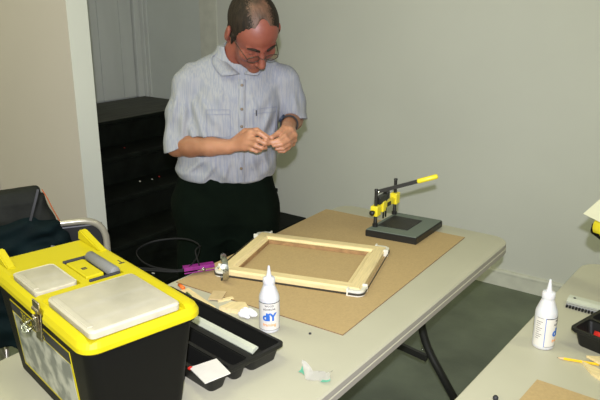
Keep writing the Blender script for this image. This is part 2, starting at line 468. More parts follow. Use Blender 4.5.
# chips and crumbs lying on the steps
def speck(x, y, z, m, s, lab, cat='debris', g=None):
    b = nb(); prism(b, [(s*math.cos(a)*random.uniform(.7,1.3), s*.7*math.sin(a)*random.uniform(.7,1.3)) for a in (0,1,2,3,4,5)], 0, .003)
    o = obj('paint_chip' if m is M['white'] else 'red_crumb', b, m); o.location = (x, y, z); tag(o, lab, cat, g)
speck(-3.46, 2.80, .663, M['red'], .006, 'tiny red crumb on a high black step near the doorway wall end')
speck(-3.22, 2.87, .488, M['red'], .006, 'tiny red crumb on a middle black step beside the shirt sleeve')
speck(-3.235, 2.72, .488, M['white'], .007, 'small pale paint chip on a middle black step, left of its pair', g=None)
speck(-3.21, 2.80, .488, M['white'], .007, 'small pale paint chip on a middle black step, right of its pair')
speck(-2.80, 2.70, .312, M['white'], .012, 'white paint chip on a low black step beside the trouser leg')
speck(-2.68, 2.30, .140, M['white'], .010, 'pale flake on the lowest black step above the yellow lid')

# ceiling fluorescent fixtures (out of frame, they light the room)
def fixture(x, y, lab, power):
    t = thing('fluorescent_fixture', lab, 'ceiling light', (x, y, 2.9), 0)
    b = nb(); lo_hi(b, (-.62,-.15,-.06), (.62,.15,0), bev=.01); obj('housing', b, M['lamp_white'], t)
    l = bpy.data.lights.new('tube', 'AREA'); l.shape = 'RECTANGLE'; l.size = 1.15; l.size_y = .24; l.energy = power; l.color = (1., 1.02, .68)
    lo = bpy.data.objects.new('tube_light', l); C.objects.link(lo); lo.location = (x, y, 2.83)
for x, y, n in ((-1.6,1.0,'over the long table'), (.9,1.9,'over the second table'), (.2,-.6,'behind the camera'), (-3.3,.6,'over the corner chair'),(-3.35,2.85,'added above the black steps to brighten the stairwell')):
    fixture(x, y, 'white fluorescent ceiling fixture '+n, 9.5 if x > -3.34 else .5)  # weak stairwell fixture is an added fill, no lamp known there

# ================================================================ folding tables
def folding_table(label, loc, rz):
    t = thing('folding_table', label, 'table', loc, rz)
    W, L = .762, 1.83
    b = nb()
    rloft(b, [(W-.03,L-.03,.055,.695),(W-.006,L-.006,.068,.694),(W,L,.07,.698),(W,L,.07,.714),(W-.004,L-.004,.069,.7165),(W-.004,L-.004,.069,.7185),(W-.001,L-.001,.07,.7205),(W-.002,L-.002,.07,.7345),(W-.010,L-.010,.066,.7395),(W-.02,L-.02,.062,.740)], n=8)
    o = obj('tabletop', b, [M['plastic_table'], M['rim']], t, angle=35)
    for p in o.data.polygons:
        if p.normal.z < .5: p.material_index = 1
    for s in (1, -1):
        yf = s*(L/2-.215)
        for q in (1, -1):
            pts = fillet([(q*.115,yf,.694),(q*.120,yf,.345),(q*.365,yf,.0)], .12, 8)
            b = nb(); tube(b, pts, .0165, 14); lg = obj('leg', b, M['black_metal'], t, smooth=True)
            b = nb(); lathe(b, [(.019,0),(.021,.004),(.021,.03),(.018,.034)], 16, (q*.357,yf,-.0)); obj('foot_cap', b, M['black_metal'], lg, smooth=True)
            b = nb(); lathe(b, [(0,0),(.006,0),(.005,.003),(0,.004)], 12); o = obj('rivet', b, M['steel'], lg, smooth=True)
            o.location = (q*.145, yf-.0165, .29); o.rotation_euler = (PI/2,0,0)
        b = nb(); tube(b, [(-.160,yf,.248),(-.05,yf,.262),(.05,yf,.262),(.160,yf,.248)], .0, 4, flat=(.008,.013,(0,0,1))); obj('crossbar', b, M['black_metal'], t)
        b = nb(); tube(b, [(0,yf-s*.0,.285),(0,yf-s*.42,.68)], .009, 10); tube(b, [(-.05,yf-s*.42,.688),(.05,yf-s*.42,.688)], .012, 10); obj('folding_brace', b, M['black_metal'], t, smooth=True)
        b = nb(); tube(b, [(-.2,yf,.688),(.2,yf,.688)], .014, 10); obj('hinge_bar', b, M['black_metal'], t, smooth=True)
    return t
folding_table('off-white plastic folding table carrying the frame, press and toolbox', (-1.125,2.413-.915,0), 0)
tyaw = -.0314
ex, ey = math.cos(tyaw), math.sin(tyaw)
tc2 = V((-.462,2.352,0)) + V((ex,ey,0))*.381 + V((ey,-ex,0))*.915
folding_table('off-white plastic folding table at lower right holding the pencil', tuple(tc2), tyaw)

TT = .740
# ================================================================ hardboard sheets
def board(label, pts, th, mtl, name='hardboard_sheet', z=TT, g=None, cat='board'):
    c = V((sum(p[0] for p in pts)/len(pts), sum(p[1] for p in pts)/len(pts), 0))
    b = nb(); prism(b, [(p[0]-c.x, p[1]-c.y) for p in pts], 0, th)
    o = obj(name, b, [mtl, M['kraft_edge']]); o.location = (c.x, c.y, z)
    for p in o.data.polygons:
        if abs(p.normal.z) < .5: p.material_index = 1
    return tag(o, label, cat, g)
a = .034; hx, hy, hw, hl = -1.5197, 2.2942, .6264, .9245
ca, sa = math.cos(a), math.sin(a)
board('large brown hardboard sheet lying under the wooden frame and the press',
      [(hx+ca*u-sa*v, hy+sa*u+ca*v) for u, v in ((0,-hl),(hw,-hl),(hw,0),(0,0))], .003, M['kraft'])
board('corner of a brown hardboard sheet on the second table in front of the pencil',
      [(-.362,1.482),(-.085,1.475),(-.10,1.10),(-.385,1.12)], .003, M['kraft'])
HB = TT+.0032
# ================================================================ wooden picture frame + strap clamp
fa = math.radians(16.8)
fr = thing('picture_frame', 'bare pine picture frame lying empty on the brown hardboard', 'picture frame', (-1.239,1.743,HB), fa)
IW, IH, BW, FZ = .377, .273, .055, .023
def bar(x0, x1, y0, y1, horiz, sgn):
    """mitred moulding: stepped section, inner lip lower"""
    b = nb()
    # section across the width: distance from inner edge t, height z
    sec = [(0,0.001),(0,.013),(.004,.014),(.010,.0145),(.014,FZ-.002),(.018,FZ),(BW-.006,FZ),(BW,FZ-.005),(BW,.001)]
    ends = []
    for e in (-1, 1):
        ring = []
        for t_, z in sec:
            if horiz: ring.append(b.verts.new((e*(IW/2+t_), sgn*(IH/2+t_), z)))
            else: ring.append(b.verts.new((sgn*(IW/2+t_), e*(IH/2+t_), z)))
        ends.append(ring)
    n = len(sec)
    for k in range(n): b.faces.new((ends[0][k], ends[0][(k+1) % n], ends[1][(k+1) % n], ends[1][k]))
    b.faces.new(ends[0][::-1]); b.faces.new(ends[1])
    return b
for hz, sg in ((True,-1),(True,1),(False,-1),(False,1)):
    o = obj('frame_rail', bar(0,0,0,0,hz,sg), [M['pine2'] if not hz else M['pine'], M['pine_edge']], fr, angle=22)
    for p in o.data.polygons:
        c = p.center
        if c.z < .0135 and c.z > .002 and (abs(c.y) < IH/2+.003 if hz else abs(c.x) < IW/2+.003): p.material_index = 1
cl = thing('strap_clamp', 'strap clamp around the pine frame with ivory corners and purple handle', 'clamp', (-1.239,1.743,HB), fa)
OX, OY = IW/2+BW, IH/2+BW
def Lc(x, y, z=None):          # world -> clamp-local
    d = V((x,y,0))-V((-1.239,1.743,0)); r = Matrix.Rotation(-fa,3,'Z') @ d
    return V((r.x, r.y, (HB if z is None else z)-HB))
for sx in (-1, 1):
    for sy in (-1, 1):
        b = nb()
        cx, cy = sx*OX, sy*OY
        # L-shaped corner hugging the outer corner with end ribs
        pts = []
        R0, R1 = .004, .014
        prof = [(-.036,.002),(-.036,.010)] 
        # rounded L hugging the corner, lip on top, ribs at the two ends
        def cpt(dx, dy): return (cx+sx*dx, cy+sy*dy)
        R_o, R_i = .0245, .0125
        outer = [(-.036,.0125)]+[(-.012+R_o*math.sin(math.radians(a_)), -.012+R_o*math.cos(math.radians(a_))) for a_ in range(0,91,15)]+[(.0125,-.036)]
        inner = [(.0005,-.036),(.0005,.0005),(-.036,.0005)]
        poly = [cpt(*p_) for p_ in outer+inner]
        prism(b, poly, .000, .0035); prism(b, poly, .0125, .020)
        prism(b, [cpt(*p_) for p_ in [(-.036,.008)]+[(-.012+(R_o-.0045)*math.sin(math.radians(a_)), -.012+(R_o-.0045)*math.cos(math.radians(a_))) for a_ in range(0,91,15)]+[(.008,-.036)]+inner], .0035, .0125)
        bx(b, (cx-sx*.038, cy+sy*.006, .0125), (.007,.017,.025), bev=.0015)
        bx(b, (cx+sx*.006, cy-sy*.038, .0125), (.017,.007,.025), bev=.0015)
        obj('corner_block', b, M['corner'], cl)
# strap loop round the corners
loop = rrect(2*(OX+.0135), 2*(OY+.0135), .024, 8)
b = nb(); tube(b, [(x,y,.008) for x, y in loop], .0, 4, closed=True, flat=(.0009,.0032,(0,0,1))); obj('strap', b, M['strap'], cl)
# purple handle: channel section; its axis in world
ha, hb = Lc(-1.505,1.421,.762), Lc(-1.450,1.508,.762)
hd = (hb-ha).normalized(); hs = V((-hd.y, hd.x, 0))
b = nb()
Lh = (hb-ha).length
rotm = Matrix((hd, hs, V((0,0,1)))).transposed()
bx(b, (ha+hb)/2+V((0,0,.010)), (Lh,.026,.003), rot=rotm, bev=.001)
bx(b, (ha+hb)/2+hs*.0115, (Lh,.003,.022), rot=rotm, bev=.001)
bx(b, (ha+hb)/2-hs*.0115+V((0,0,.005)), (Lh,.003,.012), rot=rotm, bev=.001)
bx(b, (ha+hb)/2-hs*.0115+V((0,0,-.008)), (Lh,.003,.004), rot=rotm, bev=.001)
hdl = obj('handle', b, M['purple'], cl)
hdl['label'] = 'purple metal channel handle'
b = nb(); pz = ha+hd*Lh*.62-hs*.015
tube(b, [pz+hs*.010, pz-hs*.006], .006, 12); obj('screw', b, M['steel'], hdl, smooth=True)
# two dark rods running back out of the handle
for k in (-1, 1):
    b = nb(); tube(b, fillet([ha+hs*.005*k+hd*.05, ha-hd*.03+hs*.006*k, Lc(-1.60,1.365,.760)+hs*.008*k, Lc(-1.72,1.31,.752)+hs*.012*k], .03), .003, 8); obj('rod', b, M['cable'], cl, smooth=True)
# big loose loop of strap beyond the table edge
P_ = [(-1.49,1.43,.770),(-1.515,1.50,.785),(-1.58,1.57,.790),(-1.68,1.585,.785),(-1.765,1.53,.772),(-1.765,1.45,.764),(-1.69,1.40,.760),(-1.60,1.385,.760),(-1.51,1.41,.762)]
def smoothp(P, n=8, closed=False):
    P = [V(p) for p in P]; out = []
    N = len(P)
    for i in range(N-1):
        p0, p1, p2, p3 = P[max(i-1,0)], P[i], P[i+1], P[min(i+2,N-1)]
        for k in range(n):
            t = k/n
            out.append(.5*((2*p1)+(p2-p0)*t+(2*p0-5*p1+4*p2-p3)*t*t+(3*p1-p0-3*p2+p3)*t**3))
    out.append(P[-1]); return out
b = nb(); tube(b, smoothp([Lc(*p) for p in P_]), .0, 8, flat=(.0015,.0035,(0,0,1))); obj('loose_strap', b, M['cable'], cl, smooth=True)
b = nb(); tube(b, smoothp([Lc(-1.56,1.56,.792), Lc(-1.525,1.50,.80), Lc(-1.47,1.46,.775)]), .0025, 8); obj('rod', b, M['cable'], cl, smooth=True)
# coil of steel strap standing on edge near the frame corner
cc = V((-1.372,1.474,HB+.048))
vd = V((-.68,.73,0)).normalized()
for k, (rr, tilt, off) in enumerate(((.045,7,0),(.043,10,.003),(.044,4,-.003))):
    ax = (Matrix.Rotation(math.radians(tilt),3,'Z') @ vd)
    c_ = Lc(cc.x+off, cc.y+off, cc.z+ (rr-.046))
    axl = Matrix.Rotation(-fa,3,'Z') @ ax
    b = nb(); tube(b, arc_pts(c_, rr, 0, 350, 40, axl, (0,0,1)), .0, 4, flat=(.0006,.003,tuple(axl.cross(V((0,0,1)))))); obj('steel_coil', b, M['steel'], cl)
b = nb(); tube(b, smoothp([Lc(-1.425,1.50,.762), Lc(-1.40,1.487,.752), Lc(-1.375,1.462,HB+.003), Lc(-1.385,1.50,HB+.012)]), .0, 4, flat=(.0007,.005,(0,0,1))); obj('strap_end', b, M['strap'], cl)

# ================================================================ bench press (underpinner) on slab
pa = math.radians(4)
pr = thing('bench_press', 'black and yellow hand press with long raised lever on the hardboard', 'tool', (-1.115,2.245,HB), math.radians(-1))
b = nb()
quad = [(-.093,-.146),(.110,-.116),(.100,.128),(-.100,.108)]
prism(b, quad, 0, .026); bmesh.ops.bevel(b, geom=b.edges[:], offset=.002, segments=2, affect='EDGES'); obj('base', b, M['black_metal'], pr)
b = nb(); prism(b, [(x*.97,y*.975) for x, y in quad], .026, .029); obj('base_pad', b, M['press_pad'], pr)
b = nb()
prism(b, [(-.075,-.085),(.045,-.065),(.040,.070),(-.082,.060)], .029, .031); obj('cutting_inset', b, M['press_dark'], pr)
for k in range(7):
    pass
pA, pB = V((-.078,-.098,0)), V((-.094,.082,0))
for q, top in ((pA,.178),(pB,.178)):
    b = nb(); lathe(b, [(.011,.029),(.011,.040),(.0075,.042),(.0075,.052),(.0065,.055),(.0065,top-.006),(.0075,top-.005),(.0075,top),(.006,top+.002),(0,top+.002)], 18, tuple(q)); obj('post', b, M['black_metal'], pr, angle=40)
d = (pB-pA).normalized(); sd = V((d.y,-d.x,0)); rp = Matrix((d, sd, V((0,0,1)))).transposed()
zc = .094
b = nb()
mid = (pA+pB)/2 + V((0,0,zc))
bx(b, mid, ((pB-pA).length+.01,.014,.022), rot=rp, bev=.002)
bx(b, pA+V((0,0,zc)), (.034,.030,.040), rot=rp, bev=.003)
bx(b, pB+V((0,0,zc+.004)), (.036,.030,.046), rot=rp, bev=.003)
bx(b, mid-d*.036+V((0,0,.004)), (.028,.028,.042), rot=rp, bev=.003)
cb = obj('crossbar', b, M['yellow2'], pr)
cb['label'] = 'yellow cast crossbar between the posts'
b = nb(); bx(b, mid+d*.016+sd*.0085, (.030,.004,.016), rot=rp, bev=.001); obj('plate', b, M['press_dark'], cb)
b = nb(); tube(b, [pA-d*.016+V((0,0,zc-.002)), pA-d*.034+V((0,0,zc-.002)), pA-d*.040+V((0,0,zc-.002))], [.006,.011,.007], 14); obj('knob', b, M['black_metal'], cb, smooth=True)
b = nb(); tube(b, [pB+d*.018+V((0,0,zc+.006)), pB+d*.032+V((0,0,zc+.006))], .006, 10); obj('knob', b, M['black_metal'], cb, smooth=True)
b = nb(); bx(b, mid-d*.040+V((0,0,.034)), (.07,.022,.030), rot=rp, bev=.003); bx(b, mid+d*.005+V((0,0,.040)), (.022,.022,.034), rot=rp, bev=.004); obj('pivot_block', b, M['black_metal'], pr)
for k in (-.018,.004):
    b = nb(); tube(b, [mid+d*k+V((0,0,-.008)), mid+d*k+V((0,0,-.052))], .0035, 10); obj('punch_pin', b, M['black_metal'], pr, smooth=True)
# lever
l0 = V((-.076,-.088,.168)); l1 = V((.124,.005,.242)); ld = (l1-l0)
b = nb(); tube(b, [l0-ld*.02, l0+ld*.72], .0, 4, flat=(.004,.0068,(0,0,1))); lv = obj('lever', b, M['black_metal'], pr)
b = nb(); tube(b, [l0+ld*.66, l0+ld*.68, l0+ld*.98, l0+ld*1.0], [.007,.0095,.0095,.006], 14); g = obj('lever_grip', b, M['yellow2'], lv, smooth=True); g['label'] = 'yellow rubber lever grip'
b = nb(); tube(b, [l0-sd*.008+V((0,0,0)), l0+sd*.008], .0065, 12); obj('pivot_bolt', b, M['steel'], pr, smooth=True)

# ================================================================ toolbox
tb = thing('toolbox', 'black toolbox with yellow lid standing on the near left of the table', 'toolbox', (-1.200,.836,TT), math.radians(-12))
L_, W_ = .54, .272
b = nb()
rloft(b, [(.440,.196,.022,.0),(.446,.202,.026,.004),(.506,.244,.026,.236),(.520,.256,.028,.238),(.520,.256,.028,.258)], n=6)
body = obj('body', b, M['black_pl'], tb, angle=40)
for x in (-.14,.0,.14):
    pass
b = nb()
rloft(b, [(L_-.006,W_-.006,.034,.246),(L_,W_,.036,.249),(L_,W_,.036,.259),(L_-.010,W_-.010,.034,.270),(L_-.028,W_-.028,.030,.278),(L_-.044,W_-.044,.026,.280)], n=8)
lid = obj('lid', b, M['yellow'], tb)
cut = []
c = nb(); lo_hi(c, (-.126,.000,.252), (.020,.082,.30)); cut.append(c)
c = nb(); lo_hi(c, (.040,-.118,.268), (.262,.094,.30)); cut.append(c)
c = nb(); lo_hi(c, (-.140,-.122,.266), (.012,-.018,.30)); cut.append(c)
c = nb(); bx(c, (.050,-.140,.262), (.060,.024,.06), bev=.006); cut.append(c)
boolean(lid, cut)
for yy, x1 in ((.108,-.135),(-.103,-.175)):                  # wedge ridges at the left end
    b = nb(); prism(b, [(-.262,0),(-.258,.026),(-.245,.030),(x1,.003),(x1,0)], -.010, .010, Matrix(((1,0,0,0),(0,0,1,yy),(0,1,0,.2785),(0,0,0,1))))
    bmesh.ops.bevel(b, geom=b.edges[:], offset=.003, segments=2, affect='EDGES')
    obj('lid_ridge', b, M['yellow'], lid)
b = nb(); lo_hi(b, (-.122,.004,.254), (-.012,.048,.2805), bev=.003); obj('lid_plate', b, M['yellow'], lid)
# grey roller handle lying folded, on two black arms
b = nb(); tube(b, [(-.122,.064,.283),(-.118,.064,.283),(.010,.064,.283),(.014,.064,.283)], [.011,.0135,.0135,.011], 18); hd_ = obj('handle_grip', b, M['grip'], tb, smooth=True)
for x in (-.125,.017):
    b = nb(); bx(b, (x,.036,.281), (.007,.075,.009), bev=.002); obj('handle_arm', b, M['ink'], hd_)
# cloudy organiser lids
def organiser(x0, x1, y0, y1, h):
    b = nb(); cx, cy = (x0+x1)/2, (y0+y1)/2
    rloft(b, [(x1-x0-.002,y1-y0-.002,.012,.272),(x1-x0,y1-y0,.013,.284),(x1-x0-.004,y1-y0-.004,.011,.283+h),(x1-x0-.008,y1-y0-.008,.010,.2845+h)], n=5, cx=cx, cy=cy)
    o = obj('organiser_lid', b, M['clear'], tb, angle=35); o['label'] = 'cloudy clear organiser lid'
    b = nb(); lo_hi(b, (x0+.02,y0+.004,.284+h), (x1-.02,y0+.016,.2865+h), bev=.0015); obj('snap_strip', b, M['clear'], o)
    b = nb()
    for k in range(1, 3): lo_hi(b, (x0+(x1-x0)*k/3-.001,y0+.01,.2695), (x0+(x1-x0)*k/3+.001,y1-.01,.28))
    lo_hi(b, (x0+.01,cy-.001,.2695), (x1-.01,cy+.001,.28)); obj('divider', b, M['white_pl'], o)
    return o
o = organiser(.048,.256,-.112,.088,.004)
b = nb(); prism(b, [(.10,.03),(.19,.075),(.205,.05),(.12,-.005)], .2755, .2758); obj('stored_slip', b, M['grip'], o)
organiser(-.136,.008,-.118,-.022,.000)
# latch: nickel plate, hasp and small padlock-like clasp
b = nb(); bx(b, (.050,-.1335,.232), (.030,.004,.066), rot=Euler((math.radians(-4),0,0)).to_matrix(), bev=.0015)
bx(b, (.050,-.1395,.240), (.018,.008,.034), bev=.002)
lat = obj('latch', b, M['chrome'], tb)
b = nb(); tube(b, [(.034,-.135,.268),(.066,-.135,.268)], .005, 12); bx(b, (.050,-.1345,.277), (.034,.004,.022), bev=.001); obj('hinge_pin', b, M['chrome'], lat, smooth=False)
b = nb(); tube(b, fillet([(.040,-.145,.246),(.040,-.168,.236),(.060,-.168,.230),(.060,-.145,.238)], .008, 5), .0028, 10); tube(b, [(.026,-.160,.240),(.064,-.160,.232)], .004, 12); obj('clasp_bow', b, M['steel'], lat, smooth=True)
# printed sign on the front (sloping face)
def front(x, z, off=.0012):
    t = (z-.004)/.232; return V((x, -(.101+.021*t)-off, z))
def fpatch(name, pts, m, off, parent):
    b = nb(); f = [b.verts.new(front(x,z,off)) for x, z in pts]; k = [b.verts.new(front(x,z,off-.0012)) for x, z in pts]
    n = len(f); b.faces.new(f); b.faces.new(k[::-1])
    for i in range(n): b.faces.new((f[i],k[i],k[(i+1)%n],f[(i+1)%n]))
    return obj(name, b, m, parent)
sg = fpatch('label_panel', [(-.165,.035),(.165,.035),(.165,.212),(-.165,.212)], M['yellow'], .0012, body)
fpatch('label_picture', [(-.157,.043),(.157,.043),(.157,.180),(-.157,.180)], M['sign_grey'], .002, sg)
fpatch('label_band', [(-.162,.184),(.162,.184),(.162,.209),(-.162,.209)], M['ink'], .002, sg)
text_mesh('label_lettering', 'TOOL BOX', .026, M['yellow'], sg, lambda x,y,z: front(x-.03, .196+y, .0026+z*.2), ext=.0005)
text_mesh('plate_lettering', 'IIS', .016, M['ink'], lid, lambda x,y,z: V((-.062-y*0+x*.9, .022+y, .2808+z*.3)), ext=.0006, bold=.0006)
b = nb(); bx(b, (-.035,.117-.012,.2797), (.006,.014,.001)); bx(b, (-.047,.112-.006,.2797), (.020,.003,.001)); obj('lid_marking', b, M['ink'], lid)
b = nb(); bx(b, (.02,.12,.2796), (.003,.003,.0012))
b.free()

# ================================================================ black parts tray with partitions
def tray(name_label, cx, cy, rz, W, Lx, H, splits, z=TT, cat='tray'):
    """origin at the far right corner; x runs left (negative), y runs toward viewer (negative)"""
    t = thing('parts_tray', name_label, cat, (cx, cy, z), rz)
    b = nb()
    t_ = .0035
    y0 = 0
    rl = [0]+splits+[W]
    # each trough is an open tub
    for k in range(len(rl)-1):
        ya, yb = -rl[k+1]+.004, -rl[k]-.004
        cxm, cym = -Lx/2, (ya+yb)/2; w, l = Lx-.012, yb-ya
        outer = [(w-.03,l-.022,.012,.0),(w-.024,l-.018,.014,.003),(w-.004,l-.002,.014,H-.004)]
        inner = [(w-.008,l-.006,.012,H-.004),(w-.03,l-.024,.010,.0045),(w-.034,l-.028,.008,.004)]
        rloft(b, outer+inner, n=4, cx=cxm, cy=cym)
    obj('tub', b, M['black_tray'], t, angle=40)
    # flat rim with openings
    b = nb(); rloft(b, [(Lx,W,.018,H-.010),(Lx+.003,W+.003,.018,H-.008),(Lx+.003,W+.003,.018,H-.001),(Lx,W,.017,H)], n=5, cx=-Lx/2, cy=-W/2)
    rim = obj('rim', b, M['black_tray'], t)
    cuts = []
    for k in range(len(rl)-1):
        c = nb(); ya, yb = -rl[k+1]+(.008 if k == len(rl)-2 else .005), -rl[k]-(.008 if k == 0 else .005)
        rloft(c, [(Lx-.020,yb-ya,.010,H-.03),(Lx-.020,yb-ya,.010,H+.02)], n=4, cx=-Lx/2, cy=(ya+yb)/2); cuts.append(c)
    boolean(rim, cuts)
    return t
tray('open black plastic tray behind the yellow toolbox, under the white card', -.915, 1.199, math.radians(-8), .240, .50, .050, [.112,.170])
tray('black plastic tray with a red item at the right edge of the photo', -.0+.029, 1.815, math.radians(-15), .20, .34, .050, [.11], cat='tray')

# metal mitre bars with toothed edge
def bristle_bar(label, a, c, w, tilt=0, teeth='black_tray'):
    a, c = V(a), V(c); d = (c-a); Ln = d.length
    t = thing('toothed_bar', label, 'toothed bar', a, 0)
    t.rotation_mode = 'QUATERNION'
    ux = d.normalized(); uz = V((0,0,1)); uy = uz.cross(ux).normalized(); uz = ux.cross(uy)
    R = Matrix((ux, uy, uz)).transposed() @ Matrix.Rotation(math.radians(tilt), 3, 'X')
    t.rotation_quaternion = R.to_quaternion()
    b = nb()
    prism(b, [(-.001,.003),(w*.35,.010),(w*.9,.012),(w,.009),(w,.005),(0,-.001)], 0, Ln, Matrix(((0,0,1,0),(1,0,0,0),(0,1,0,0),(0,0,0,1))))
    obj('strip', b, M['alu'], t)
    b = nb(); lo_hi(b, (0.002,-.011,-.006), (Ln-.002,.001,-.001), bev=.0008)
    obj('carrier', b, M['alu_dark'] if teeth == 'black_tray' else M['black_metal'], t)
    b = nb()
    k = 0; x = .004
    while x < Ln-.006:
        lo_hi(b, (x,-.019,-.010), (x+.005,-.008,-.003)); x += .009
    obj('teeth', b, M[teeth], t)
    b = nb(); lathe(b, [(0,0),(.004,0),(.004,.001),(0,.0012)], 12, (.018,w*.5,.0105)); obj('hole', b, M['ink'], t)
    return t
bristle_bar('pale metal toothed bar lying in the black tray beside the toolbox', (-1.235,1.158,.779), (-.950,1.112,.785), .021, 10, 'alu_dark')
bristle_bar('pale metal toothed bar behind the black tray at the right edge', (-.418,1.945,.752), (-.12,1.935,.752), .034)

# paper card on the tray
def flat(name, label, cat, pts, z, th, m, group=None, rot=None):
    cx = sum(p[0] for p in pts)/len(pts); cy = sum(p[1] for p in pts)/len(pts)
    b = nb(); prism(b, [(p[0]-cx, p[1]-cy) for p in pts], 0, th)
    o = obj(name, b, m); o.location = (cx, cy, z)
    if rot: o.rotation_euler = rot
    return tag(o, label, cat, group)
cd = flat('square_card', 'white square card lying across the near edge of the black tray', 'card', [(-1.022,.966),(-.998,1.034),(-.928,1.006),(-.946,.940)], TT+.0512, .0025, M['white'])
b = nb(); lo_hi(b, (-.050,-.024,-.001), (-.043,-.015,.0032)); o = obj('red_edge', b, M['red'], cd)

# ================================================================ glue bottles
def bottle(label, loc, face):
    t = thing('glue_bottle', label, 'bottle', loc, 0, None)
    b = nb(); lathe(b, [(.024,0),(.0275,.002),(.0285,.006),(.0285,.100),(.0275,.106),(.017,.134),(.0155,.138),(.0155,.142)], 40); bd = obj('bottle_body', b, M['white_pl'], t, angle=50)
    b = nb(); lathe(b, [(.0165,.140),(.0172,.142),(.0168,.156),(.0150,.158),(.0085,.160),(.0075,.163),(.0058,.170),(.0030,.190),(.0026,.192),(0,.192)], 32); cp = obj('nozzle_cap', b, M['white_pl'], t, angle=50)
    R = .0287
    def cyl(x, y, z): a = face + x/R; return V(((R+z)*math.cos(a), (R+z)*math.sin(a), y))
    # paper label
    b = nb(); n = 40; half = .070
    for k in range(n):
        a0, a1 = -half+2*half*k/n, -half+2*half*(k+1)/n
        b.faces.new([b.verts.new(cyl(a0,.010,-.0001)), b.verts.new(cyl(a1,.010,-.0001)), b.verts.new(cyl(a1,.092,-.0001)), b.verts.new(cyl(a0,.092,-.0001))])
    bmesh.ops.remove_doubles(b, verts=b.verts, dist=1e-5)
    lb = obj('label', b, M['white'], bd, smooth=True)
    def strip(x0, x1, y0, y1, m, name='label_line'):
        b = nb(); n = max(2, int(abs(x1-x0)/.002))
        for k in range(n):
            a0, a1 = x0+(x1-x0)*k/n, x0+(x1-x0)*(k+1)/n
            b.faces.new([b.verts.new(cyl(a0,y0,.0003)), b.verts.new(cyl(a1,y0,.0003)), b.verts.new(cyl(a1,y1,.0003)), b.verts.new(cyl(a0,y1,.0003))])
        obj(name, b, m, lb)
    strip(-.040,.040,.0905,.0925,M['ink']); strip(-.040,.040,.0105,.0115,M['ink'])
    strip(.0385,.040,.0105,.0925,M['blue_ink']); strip(-.040,-.0385,.0105,.0925,M['blue_ink'])
    T = lambda body, s, y, m, **k: text_mesh('label_lettering', body, s, m, lb, lambda x, yy, z: cyl(x+k.get('dx',0), y+yy, .0004+z*.2), bold=k.get('bold',0), space=k.get('sp',1.0))
    T('WOOD', .0075, .0835, M['ink'], bold=.0001)
    T('ADHESIVE', .0075, .0735, M['ink'], bold=.0001, sp=1.05)
    T('diY', .031, .050, M['blue_ink'], bold=.0013, sp=.92)
    T('framing', .0125, .0275, M['orange_ink'], bold=.0003)
    # instructions panel on the other side
    for q in range(9): strip(.046,.064-.004*(q % 3),.080-q*.006,.0815-q*.006,M['ink'],'label_line')
    strip(-.064,-.046,.0905,.0915,M['ink'])
    for q in range(9): strip(-.064+.004*(q % 3)*0,-.047-.004*(q % 3),.080-q*.006,.0812-q*.006,M['ink'],'label_line')
    return t
bottle('white glue bottle with blue lettering beside the black tray', (-1.048,1.303,TT), math.atan2(-1.3,1.03)+.0)
bottle('white glue bottle standing on the second table beside the black tray', (-.402,1.660,TT), math.atan2(-1.66,.385)+1.45)

# ================================================================ scraps on the main table
def scrap(label, c, s, rz, mtl, rot=None, z=0, cat='wood offcut', name='wood_offcut', group=None):
    b = nb(); bx(b, (0,0,s[2]/2), s, bev=.0006)
    o = obj(name, b, mtl); o.location = (c[0], c[1], TT+z); o.rotation_euler = rot or (0,0,rz)
    return tag(o, label, cat, group)
scrap('long thin wood strip lying behind the black tray from the toolbox lid', (-1.345,1.322), (.17,.028,.004), math.radians(-17), M['pine'])
scrap('square brown hardboard scrap leaning over the wood strip', (-1.305,1.368), (.060,.042,.004), math.radians(-62), mat('light_brown_offcut', (.56,.42,.22), .6, var=.08, vscale=40), z=.0045)
scrap('narrow pale wood sliver beside the square scrap', (-1.272,1.368), (.050,.014,.005), math.radians(62), M['pine'], z=.0)
o = flat('wood_offcut', 'pale wedge-ended pine block beside the crumpled tissue', 'wood offcut', [(-1.238,1.302),(-1.166,1.326),(-1.166,1.352),(-1.196,1.372),(-1.232,1.352)], TT, .014, M['pine2'])
f = Field((-.03,-.03,-.005), (.03,.03,.05), .0012)
rnd = random.Random(5)
for k in range(16):
    f.ell((rnd.uniform(-.015,.015), rnd.uniform(-.013,.013), .010+rnd.uniform(0,.012)), (rnd.uniform(.004,.013), rnd.uniform(.004,.013), rnd.uniform(.004,.010)), k=.003)
f.half((0,0,0), (0,0,-1), (-.03,-.03,-.005), (.03,.03,.01))
o = f.mesh('crumpled_tissue', M['tissue'], smooth_it=0); o.location = (-1.140,1.318,TT); tag(o, 'crumpled white tissue lying left of the glue bottle', 'tissue')
b = nb(); lathe(b, [(0,0),(.004,0),(.0035,.003),(0,.004)], 10); o = obj('dark_crumb', b, M['ink'], smooth=True); o.location = (-.941,1.347,TT); tag(o, 'small dark crumb on the table right of the glue bottle', 'debris')
b = nb(); lathe(b, [(0,0),(.0035,0),(.003,.002),(0,.003)], 10); o = obj('dark_crumb', b, M['ink'], smooth=True); o.location = (-1.03,2.17,TT+.0001); o.location = (-.93,2.31,TT); tag(o, 'tiny dark crumb on the table beyond the hardboard corner', 'debris')
b = nb(); lathe(b, [(0,0),(.006,0),(.0065,.006),(.004,.010),(0,.011)], 16); o = obj('rubber_stopper', b, M['ink'], smooth=True); o.location = (-.415,1.345,TT); tag(o, 'small dark round rubber stopper on the second table at the bottom edge', 'stopper')
